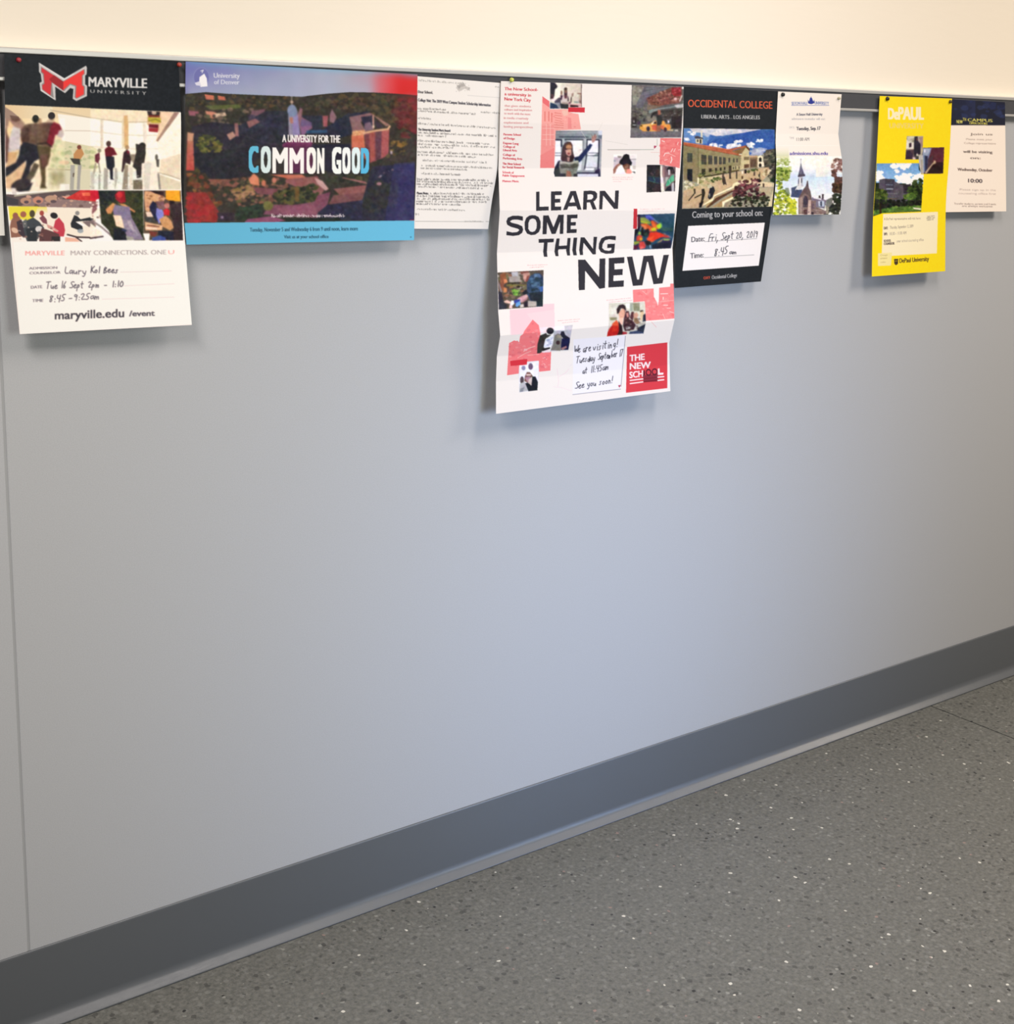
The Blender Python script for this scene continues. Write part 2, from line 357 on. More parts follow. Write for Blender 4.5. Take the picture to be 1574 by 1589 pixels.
# ------------------------------------------------------------------ paper on the rail
def paper_mat(name, rough, back):
    m, nt, b = mat(name, 'ffffff', rough, spec=.18)
    at = N(nt, 'ShaderNodeAttribute', attribute_name='print')
    tc = N(nt, 'ShaderNodeTexCoord'); n = N(nt, 'ShaderNodeTexNoise', Scale=900.0, Detail=2.0); nt.links.new(tc.outputs['Object'], n.inputs['Vector'])
    mr = N(nt, 'ShaderNodeMapRange'); mr.inputs['To Min'].default_value = .965; mr.inputs['To Max'].default_value = 1.03; nt.links.new(n.outputs[0], mr.inputs[0])
    mu = N(nt, 'ShaderNodeVectorMath', operation='SCALE'); nt.links.new(at.outputs['Color'], mu.inputs[0]); nt.links.new(mr.outputs[0], mu.inputs['Scale'])
    ge = N(nt, 'ShaderNodeNewGeometry'); x = N(nt, 'ShaderNodeMix', data_type='RGBA'); nt.links.new(ge.outputs['Backfacing'], x.inputs[0])
    nt.links.new(mu.outputs[0], x.inputs[6]); x.inputs[7].default_value = (.8, .8, .8, 1); nt.links.new(x.outputs[2], b.inputs['Base Color'])
    bump(nt, b, n.outputs[0], .0001, .25)
    return m
m_gloss = paper_mat('coated_poster_paper', .38, 1); m_matt = paper_mat('plain_paper', .6, 1)
def interp_rows(rows, v, smooth):
    K = np.array([r for r in rows], float); s = K[:, 0]
    out = []
    for j in range(1, K.shape[1]):
        y = K[:, j]
        if not smooth: out.append(np.interp(v, s, y)); continue
        d = np.gradient(y, s); i = np.clip(np.searchsorted(s, v, 'right') - 1, 0, len(s) - 2); h = s[i + 1] - s[i]; t = (v - s[i]) / h
        out.append((2 * t**3 - 3 * t**2 + 1) * y[i] + (t**3 - 2 * t**2 + t) * h * d[i] + (-2 * t**3 + 3 * t**2) * y[i + 1] + (t**3 - t**2) * h * d[i + 1])
    return out
def sheet(name, label, cat, rows, script, bg, m, dens=1.3, smooth=True, belly=0.0, soft=2, gain=(1, 1, 1)):
    """rows: (v, Lx, Ly, Rx, Ry, offL, offR) from top to bottom, edges in photo px, off = mm in front of the wall"""
    A = np.array(rows, float); wpx = np.hypot(A[0, 3] - A[0, 1], A[0, 4] - A[0, 2]); hpx = A[-1, 2] - A[0, 2]
    nu = max(6, int(wpx * dens)); nv = max(8, int(hpx * dens)); v = np.linspace(0, 1, nv + 1); u = np.linspace(0, 1, nu + 1)
    Lx, Ly, Rx, Ry, oL, oR = interp_rows(rows, v, smooth)
    U = u[None]; PX = Lx[:, None] * (1 - U) + Rx[:, None] * U; PY = Ly[:, None] * (1 - U) + Ry[:, None] * U
    OFF = (oL[:, None] * (1 - U) + oR[:, None] * U + belly * np.sin(math.pi * U) * v[:, None]) / 1000
    # print is sampled in the sheet's own u, v; the painter's units are the photograph's
    cv = Canvas(PX.min() - 3, PY.min() - 3, PX.max() + 3, PY.max() + 3, bg); paint(cv, script)
    a = cv.a; r = soft
    for ax in (0, 1):
        p = np.pad(a, [(r, r) if i == ax else (0, 0) for i in range(3)], 'edge'); c = np.cumsum(np.concatenate([np.zeros_like(p.take([0], ax)), p], ax), ax)
        n_ = a.shape[ax]; a = (c.take(range(2 * r + 1, 2 * r + 1 + n_), ax) - c.take(range(0, n_), ax)) / (2 * r + 1)
    gx = np.clip((PX - cv.x0) * cv.S - .5, 0, cv.w - 1.01); gy = np.clip((PY - cv.y0) * cv.S - .5, 0, cv.h - 1.01)
    ix = gx.astype(int); iy = gy.astype(int); fx = (gx - ix)[..., None]; fy = (gy - iy)[..., None]
    ix1 = np.minimum(ix + 1, cv.w - 1); iy1 = np.minimum(iy + 1, cv.h - 1)
    col = (a[iy, ix] * (1 - fx) + a[iy, ix1] * fx) * (1 - fy) + (a[iy1, ix] * (1 - fx) + a[iy1, ix1] * fx) * fy
    col = np.clip(lin(np.clip(col, 0, 1)) * np.array(gain), .004, .93)
    rx, ry, rz = [(PX - CX) * ax[0] + (PY - CY) * ax[1] + F * ax[2] for ax in (R3, N3, U3)]
    t = (D - OFF) / ry; co = np.stack([rx * t, -OFF, CAMH + rz * t], -1)
    org = co[0, nu // 2].copy(); co -= org
    n = (nu + 1) * (nv + 1); idx = np.arange(n).reshape(nv + 1, nu + 1)
    q = np.stack([idx[:-1, :-1], idx[1:, :-1], idx[1:, 1:], idx[:-1, 1:]], -1).reshape(-1, 4)
    me = bpy.data.meshes.new(name); me.vertices.add(n); me.vertices.foreach_set('co', co.reshape(-1).astype(np.float32))
    me.loops.add(q.size); me.loops.foreach_set('vertex_index', q.reshape(-1).astype(np.int32)); me.polygons.add(len(q))
    me.polygons.foreach_set('loop_start', np.arange(0, q.size, 4, dtype=np.int32)); me.polygons.foreach_set('use_smooth', np.ones(len(q), bool))
    me.update(calc_edges=True)
    ca = me.color_attributes.new('print', 'FLOAT_COLOR', 'POINT')
    ca.data.foreach_set('color', np.concatenate([col.reshape(-1, 3), np.ones((n, 1))], 1).astype(np.float32).reshape(-1))
    me.materials.append(m); o = bpy.data.objects.new(name, me); sc.collection.objects.link(o); o.location = org
    tag(o, label, cat)
    return o
MV = '''
v 0 60 5.247
p 151a20 0,90 1600,90 1600,600 0,600
n .025 14 0,90 1600,90 1600,600 0,600
# crest: angular letter with a bevelled silver rim
p c9c5c2 316,195 525,322 700,220 708,236 706,290 694,300 694,372 710,384 708,468 622,508 592,490 598,410 572,402 530,444 450,392 454,504 330,424 322,360 340,350 332,288 318,270
p 8b8583 332,226 516,346 690,246 692,286 676,300 676,376 692,388 692,458 622,490 606,478 612,390 572,376 522,428 424,358 438,486 344,416 338,372 356,358 348,290 332,276
p cc2f37 340,236 516,350 516,424 420,352 412,462 346,412 344,380 362,366 356,284 338,270
p 9c2229 440,296 516,350 516,424 424,356 400,330
p ea3a36 516,350 682,252 686,284 668,300 668,380 684,392 684,452 624,484 616,476 622,384 572,366 516,418
l f2efec 6 320,200 522,330 600,286
l f2efec 5 332,420 444,494
t d9d7d3 76 722,388 1196,402 9|MARYVILLE
t b3b1ad 26 736,440 1192,458 2|U N I V E R S I T Y
# atrium
v 0 155 10.493
c 75,78 2960,195 2965,1460 1250,1460 250,1540 90,1560
g e6cfa6 e9dcc4 70,75 1580,130 1580,1480 70,1500
h e3c496 e8dcbc 70,80 860,110 780,700 500,900 300,900 80,500
p 9c8273 75,110 200,190 330,300 420,410 330,520 260,470 150,330 110,520 130,1000 75,1050
p 6b4f45 160,250 300,270 330,330 260,360 190,340
p 6d5049 70,400 150,640 120,1000 80,1060
p c9c2c0 210,430 330,470 330,800 130,860 150,640
k 40 4,12 a79d9c/e5dfdc/877b7b 200,440 320,470 310,830 140,850
p cda67b 130,850 290,850 250,1040 120,1060
p d2b08c 90,1060 400,900 440,1440 90,1440
v 140 165 10.493
p eee6d2 0,30 1470,90 1480,1370 0,1370
p e6d9bd 0,30 920,75 930,265 620,260 0,185
l b5a58c 12 -650,60 0,185 170,208 520,258 860,258 940,250
p f7efe2 -530,120 180,215 180,650 -450,640
p f7efe2 215,225 520,270 520,690 215,650
p f6eee0 625,280 860,270 860,700 625,700
p f5ecdd 920,290 1120,430 1080,560 1150,860 920,900
l bcae9b 9 -440,395 0,400 520,465 860,475 1090,470
l c9bcab 8 -500,640 0,650 520,690 1100,690
h c9bca8:.9 ded2c0:.9 165,205 215,225 215,690 170,690
h d8cfb7 cdb083 515,240 550,150 600,150 625,260 625,640 515,690
p cdaa7c 548,150 610,150 620,700 560,640
h d5cabc:.8 e9e0d2:.8 860,270 920,290 920,700 870,690
p c8aa84 930,75 1440,95 1100,440 1150,420 930,300
p e3c9ab 1150,95 1390,95 1060,580 1120,400
p 9d8171 1370,95 1450,100 1120,590 1075,560
p f0e7d6 1450,110 1475,130 1475,760 1150,860 1090,590
k 26 10,60 e3d9c8:.5/faf3e6:.5/e9dfce:.5 1150,500 1460,300 1460,740 1170,820
p ddcfb6 1150,870 1470,770 1475,1180 1130,1080
l a99b86 14 1100,1080 1300,1130 1470,1190
l fdf6e8 8 1130,1095 1300,1155 1470,1215
p d4c8b0 1130,1110 1475,1230 1475,1370 1140,1370
p 3e3436 925,75 1140,90 1130,150 945,150
e b9a08d 1040,105 40,30
p 7a3b2e 960,140 1130,150 1130,180 950,175
p b8a944 945,180 1150,190 1150,270 1010,270 945,235
l 7d7338 14 950,240 1060,210 1150,250
p 6d2532 955,290 1110,300 1110,355 955,345
p 9d3c40 955,350 1110,360 1100,425 955,410
# garden beyond and floor
v 0 155 10.493
p d6d1ab 900,640 1100,680 1500,760 1580,800 1580,1130 780,1130 900,800
k 90 12,60 a9b284:.6/bfc59a:.7/d8d6b4:.6/8fa06f:.5/e8d3ae:.5 900,660 1100,720 1560,800 1560,1120 800,1120
e e2bf9e:.8 1040,1020 90,35
p d8d2b4 780,1140 1570,1140 1570,1480 780,1470
p a9a37f 820,1180 1040,1160 1060,1380 850,1400
b 24 800,1120 1100,1100 1100,1440 800,1440
l 9d9270 10 780,1130 1150,1140
p ece6da 980,1370 1130,1370 1130,1480 970,1480
v 140 165 10.493
p dfe0d4 0,1060 850,1060 850,1370 0,1370
p e6dccb 850,900 1080,900 1100,1370 850,1370
p cfc9bc:.8 880,920 1000,920 960,1370 880,1370
# figures
v 0 155 10.493
p 2b2a34 380,680 620,700 660,950 560,1000 500,1080 430,1400 540,1340 480,1480 300,1500 200,1380 340,1300 420,1080 430,980 340,1060 180,1200 80,1260 80,1110 260,1020 310,900 330,760
p 6b5648 420,400 560,380 700,380 720,690 600,740 420,690 350,680 330,570 360,460
p 4c3832:.7 350,480 480,430 470,680 350,700
h 77644e 5c3a3c 640,380 790,360 860,360 880,700 840,760 600,740
p 7d1f33 830,420 880,360 970,400 1010,480 960,560 900,570 870,700 840,770 760,700 800,560
p bdb1ad 960,500 1020,480 1045,560 1010,620 930,590
e 1f211e 580,310 55,65
e 8b6d55:.7 650,350 30,55
e 2a2426 840,260 58,62
p c2a98f 780,320 900,320 870,370 740,370
l 2f2224 16 600,720 760,700 850,770
p 5a4d36 600,745 830,760 820,900 780,1050 740,1100 740,1400 770,1440 650,1440 680,1300 650,1100 640,960
p 6a4a44:.7 660,900 790,880 760,1080 690,1120
p 4d4636:.9 560,1020 640,1060 560,1240 420,1420 400,1300 480,1180
e 3b3136 340,1380 170,90 -20
n .05 30 80,380 900,380 900,1500 80,1500
p d9cfc9 190,1430 260,1440 270,1540 200,1540
b 10 60,300 1060,300 1060,1500 60,1500
# small walkers
p c08a56 1260,800 1330,790 1370,880 1310,970 1200,960 1200,880
e 7a4034 1290,770 35,36
p 3d3a33 1140,950 1300,960 1310,1060 1200,1040
p a9a69c 1150,1060 1220,1060 1200,1460 1140,1460
p a39f99 1270,1060 1330,1060 1310,1240 1300,1460 1250,1460
p 5b4c40 1190,1190 1215,1190 1200,1260 1185,1250
v 140 165 10.493
e 8f8876 150,720 30,34
p 6b3542 80,790 150,750 160,850 130,930 80,900
l a39c8e 26 90,930 60,1090
l 8f897c 22 140,930 160,1080
e 4c3a36 300,610 40,48
p 6c1f30 235,700 300,650 380,680 440,790 360,800 350,840 250,820
p 262630 250,815 390,820 400,980 370,1010 370,1180 400,1200 330,1190 320,1040 270,1000
p 948d85:.8 225,1000 290,1020 280,1360 215,1360
p a39b92:.8 400,1000 440,1010 450,1180 400,1360
e a58a66 600,670 34,40
p 3f2b30 545,750 600,700 640,740 670,860 650,950 580,920 530,1080 510,1060 530,860
p 7d2333:.9 590,730 640,720 630,780 600,760
p 8d8070:.9 640,780 740,780 740,960 680,900
e 312e2e 850,640 55,52
p 3b3734 740,610 800,620 900,640 905,760 880,920 840,930 830,1160 760,1170 750,1030 690,980 720,880 750,740
p 8b7f6c:.9 560,950 620,960 610,1360 520,1360
p 6f6452:.9 700,1200 850,1190 850,1360 700,1360
p dcd2c0:.9 640,960 700,1000 690,1360 630,1360
e 64605a 1080,830 24,50
p 55514c 1070,860 1125,860 1120,990 1085,985
l 8c8780 34 1110,1110 1135,1350
l b0ab9f:.7 60 40,1100 40,1350
l 8a897c:.7 30 150,1120 150,1350
k 60 6,20 e6e7de:.7/9a958b:.6/c9c5b9:.7/74695e:.5 0,1120 850,1120 850,1360 0,1360
n .04 10 0,560 900,560 900,1360 0,1360
b 7 0,30 1470,90 1475,1370 0,1370
c
# strip of four small pictures
v 0 285 10.493
c 85,175 330,170 1100,105 2955,105 2985,925 160,960 120,400
p 5c4c4c 70,170 400,190 1150,100 1560,100 1560,400 70,360
p 8d7471 500,230 1540,280 1560,400 340,370
l a8a18f 26 240,200 600,150 1150,100
k 50 12,44 6d5450/9a7f77/b5917f/7d6361/c59a86 320,220 1050,180 1500,300 1500,390 330,360
e b58a73 420,280 90,55
e c58872 620,270 85,60
e b9937a 830,250 100,60
e 55454c 430,300 40,25
e 55454c 630,290 40,25
e 5c4b50 870,290 50,25
p e3a28c 1000,200 1130,210 1080,250 1060,240
p 3e3a40 90,200 300,260 300,350 90,340
e d6cfcd 225,140 40,40
p c9312f 1070,240 1310,105 1560,105 1560,290 1250,265
p ea6a4c 1330,150 1450,140 1500,200 1350,200
n .06 30 1070,240 1310,105 1560,105 1560,270
p f2e6d3 130,370 1560,400 1560,880 1100,850 160,600
p e6d83e 135,370 620,370 560,540 480,620 240,540 160,600
g e6d83e:.9 f2e6d3:0 480,370 760,380 780,470 500,520
p 8e6150 180,600 260,480 330,560 360,720 420,860 180,880 160,700
e 93584a 250,520 45,50
e a0604a 380,500 50,50
p 3c2f38 270,620 350,580 380,700 440,900 430,930 300,800
e 4c4230 525,490 45,60
p 3d4247 430,600 540,550 640,620 720,720 640,860 600,940 440,940 380,740
p 5f6262 360,620 430,570 440,700 390,720
p 272b30 420,740 600,700 600,940 460,940
e a2463e 680,480 36,42
p 7c4650 640,560 700,510 760,580 770,660 700,640
e 1e1a20 880,520 62,48 20
p c13a4b 900,600 960,550 1040,650 1060,760 1040,860 940,860 860,760
p d59a8e 760,660 860,700 960,770 930,790 780,720
e d8d3cf 635,740 60,50
p 5d3a3a 680,720 860,780 960,820 980,940 640,940 640,860
p 2b2526 840,860 980,860 980,940 840,940
p f4ece2 170,880 420,880 440,950 190,960
e dcb79d 240,760 60,40 30
k 40 8,26 b98a78:.6/f0dccb:.7/3a3034:.6/8a5a50:.6 180,620 900,660 940,930 260,930
e 8d8a86 1260,480 36,36
p 23252a 1210,510 1260,530 1310,580 1500,540 1540,560 1500,600 1330,610 1230,620 1340,690 1350,740 1290,760 1160,710 1150,650
p f6f2ef 1240,630 1300,620 1400,690 1340,690
p 7d6b6a 1340,620 1560,590 1560,750 1440,700
e 8b96a0:.8 1310,770 50,35
l 3d2d30 26 1100,830 1250,870 1560,880
l 463434 22 1220,860 1330,940
p eab39a 1060,870 1240,890 1300,945 1060,945
p 8c5f5b 1540,400 1575,400 1575,500 1540,560
v 140 285 10.493
p f0e2d2 0,390 180,400 200,600 0,560
e c07a60 20,250 5,5
p 8c5c60 30,300 130,290 110,420 30,500
k 40 8,26 8a5f5a/f2e3d3/5b4448/c4a195 0,300 180,300 200,560 60,760 0,760
p ece0d0 0,640 180,780 210,840 0,880
l 3f2e33 22 0,890 210,860
l 8d7f80 30 30,600 200,720 360,860
p 3a3b2c 130,110 860,110 870,920 380,920 300,760 180,640 150,300
p 2a2e30 150,110 420,110 380,300 180,400
p 43472d 560,120 860,180 860,640 700,480 560,300
k 50 16,60 3f4429:.6/2f3628:.6/5a5634:.5/32392f:.6 180,120 850,120 850,800 200,700
n .05 20 130,110 860,110 870,920 380,920
p c2233a 0,110 130,110 150,240 60,280 0,250
p 9a2333 400,180 460,120 560,120 580,300 500,320 420,260
e c63a40 480,180 50,50
p c68c5c 370,310 420,340 340,490 280,490 250,420
p c99064 450,320 560,330 740,450 720,470 640,420 520,360
p 857a92 400,340 640,380 680,560 560,580 380,500 370,430
p f0d3b8 370,510 500,520 550,660 580,740 420,690 400,600
p 8d8092 520,570 680,560 760,700 870,910 620,920 560,760
p b3a4ad 600,600 650,590 720,740 700,780 640,700
p 23262e 380,720 560,740 600,920 380,920
p 3a3c5c 520,720 600,760 580,790 520,760
p 9c9a8f 580,850 700,870 720,920 600,920
k 24 10,28 a99dae:.5/6e6378:.5 540,600 720,600 800,880 640,880
p 5b4d40 870,110 1480,110 1520,930 870,920
p d0a27c 890,120 1010,130 1230,230 1200,290 1000,300 960,460 900,440 880,220
k 40 10,34 b98866/dbb08c/9a6c50/c99a78 890,130 1200,200 1180,290 920,420
p 38262a 950,110 1200,130 1200,200 1060,160
p 2f3047 960,380 1020,280 1080,330 1120,620 1060,600 1000,480
p 8685c4 1080,400 1160,400 1200,480 1190,560 1120,660 1070,500
p 7a5a5c 1060,290 1200,280 1220,420 1120,420
p c02f36 1190,430 1250,400 1300,440 1290,520 1200,510
e b3766e 1250,360 45,45
p e3a02f 1230,110 1460,110 1470,290 1300,280 1230,250
p 2c2226 1290,270 1370,280 1380,340 1300,350
p 403334 1300,340 1500,310 1520,930 1360,930 1350,600 1300,520
p c59468 1120,580 1230,520 1320,600 1360,720 1300,760 1180,700
p e4cbb7 900,460 990,460 1030,540 930,540
p 4e4b48 890,540 1000,540 1080,640 900,620
p d9ae8a 890,620 1180,680 1170,760 900,760
l 6b3e34 16 930,680 1120,700
l efd6c3 22 910,720 1080,735
p 2c2c3a 1110,760 1360,780 1360,930 1110,880
p 4a5a92 1010,880 1140,840 1230,880 1230,930 1010,930
p f1eadf 860,810 970,810 960,930 900,930
p 7a4338 960,770 1100,790 1060,860 980,850
n .045 14 0,110 1480,110 1520,930 0,930
b 6 0,100 1520,100 1520,935 0,935
c
# write-in panel
v 0 300 4.919
p fbf2ea 80,372 1500,366 1500,1100 90,1100
t ee9d98 34 194,474 492,472 2|MARYVILLE
t ada6a4 34 540,472 1268,466 2|MANY CONNECTIONS. ONE
t ee9d98 30 1285,464 1330,463 1|U
t 77727a 18 222,582 436,576 2|ADMISSION
t 77727a 18 226,618 462,612 2|COUNSELOR
w 64606a 50 492,612 660,618 7|Laury
w 64606a 48 690,606 905,608 8|Kol Bees
l c9bfc0 3 920,602 1310,592
t 77727a 22 236,728 322,724 2|DATE
w 68646c 52 350,728 640,722 7|Tue 16/Sept
w 68646c 46 670,720 820,718 7|2pm -
w 68646c 44 850,716 944,712 8|1:10
l d9c9ca 3 950,706 1330,690
t 77727a 22 246,830 330,828 2|TIME
w 68646c 52 370,830 500,826 7|8:45
w 68646c 48 520,818 770,806 7|-9:25am
l d9c9ca 3 780,808 1330,792
t 46434a 62 420,962 946,944 5|maryville.edu
t 5a575e 40 988,938 1180,934 5|/event
l eadfd8 6 96,372 150,1080 1470,1004
'''
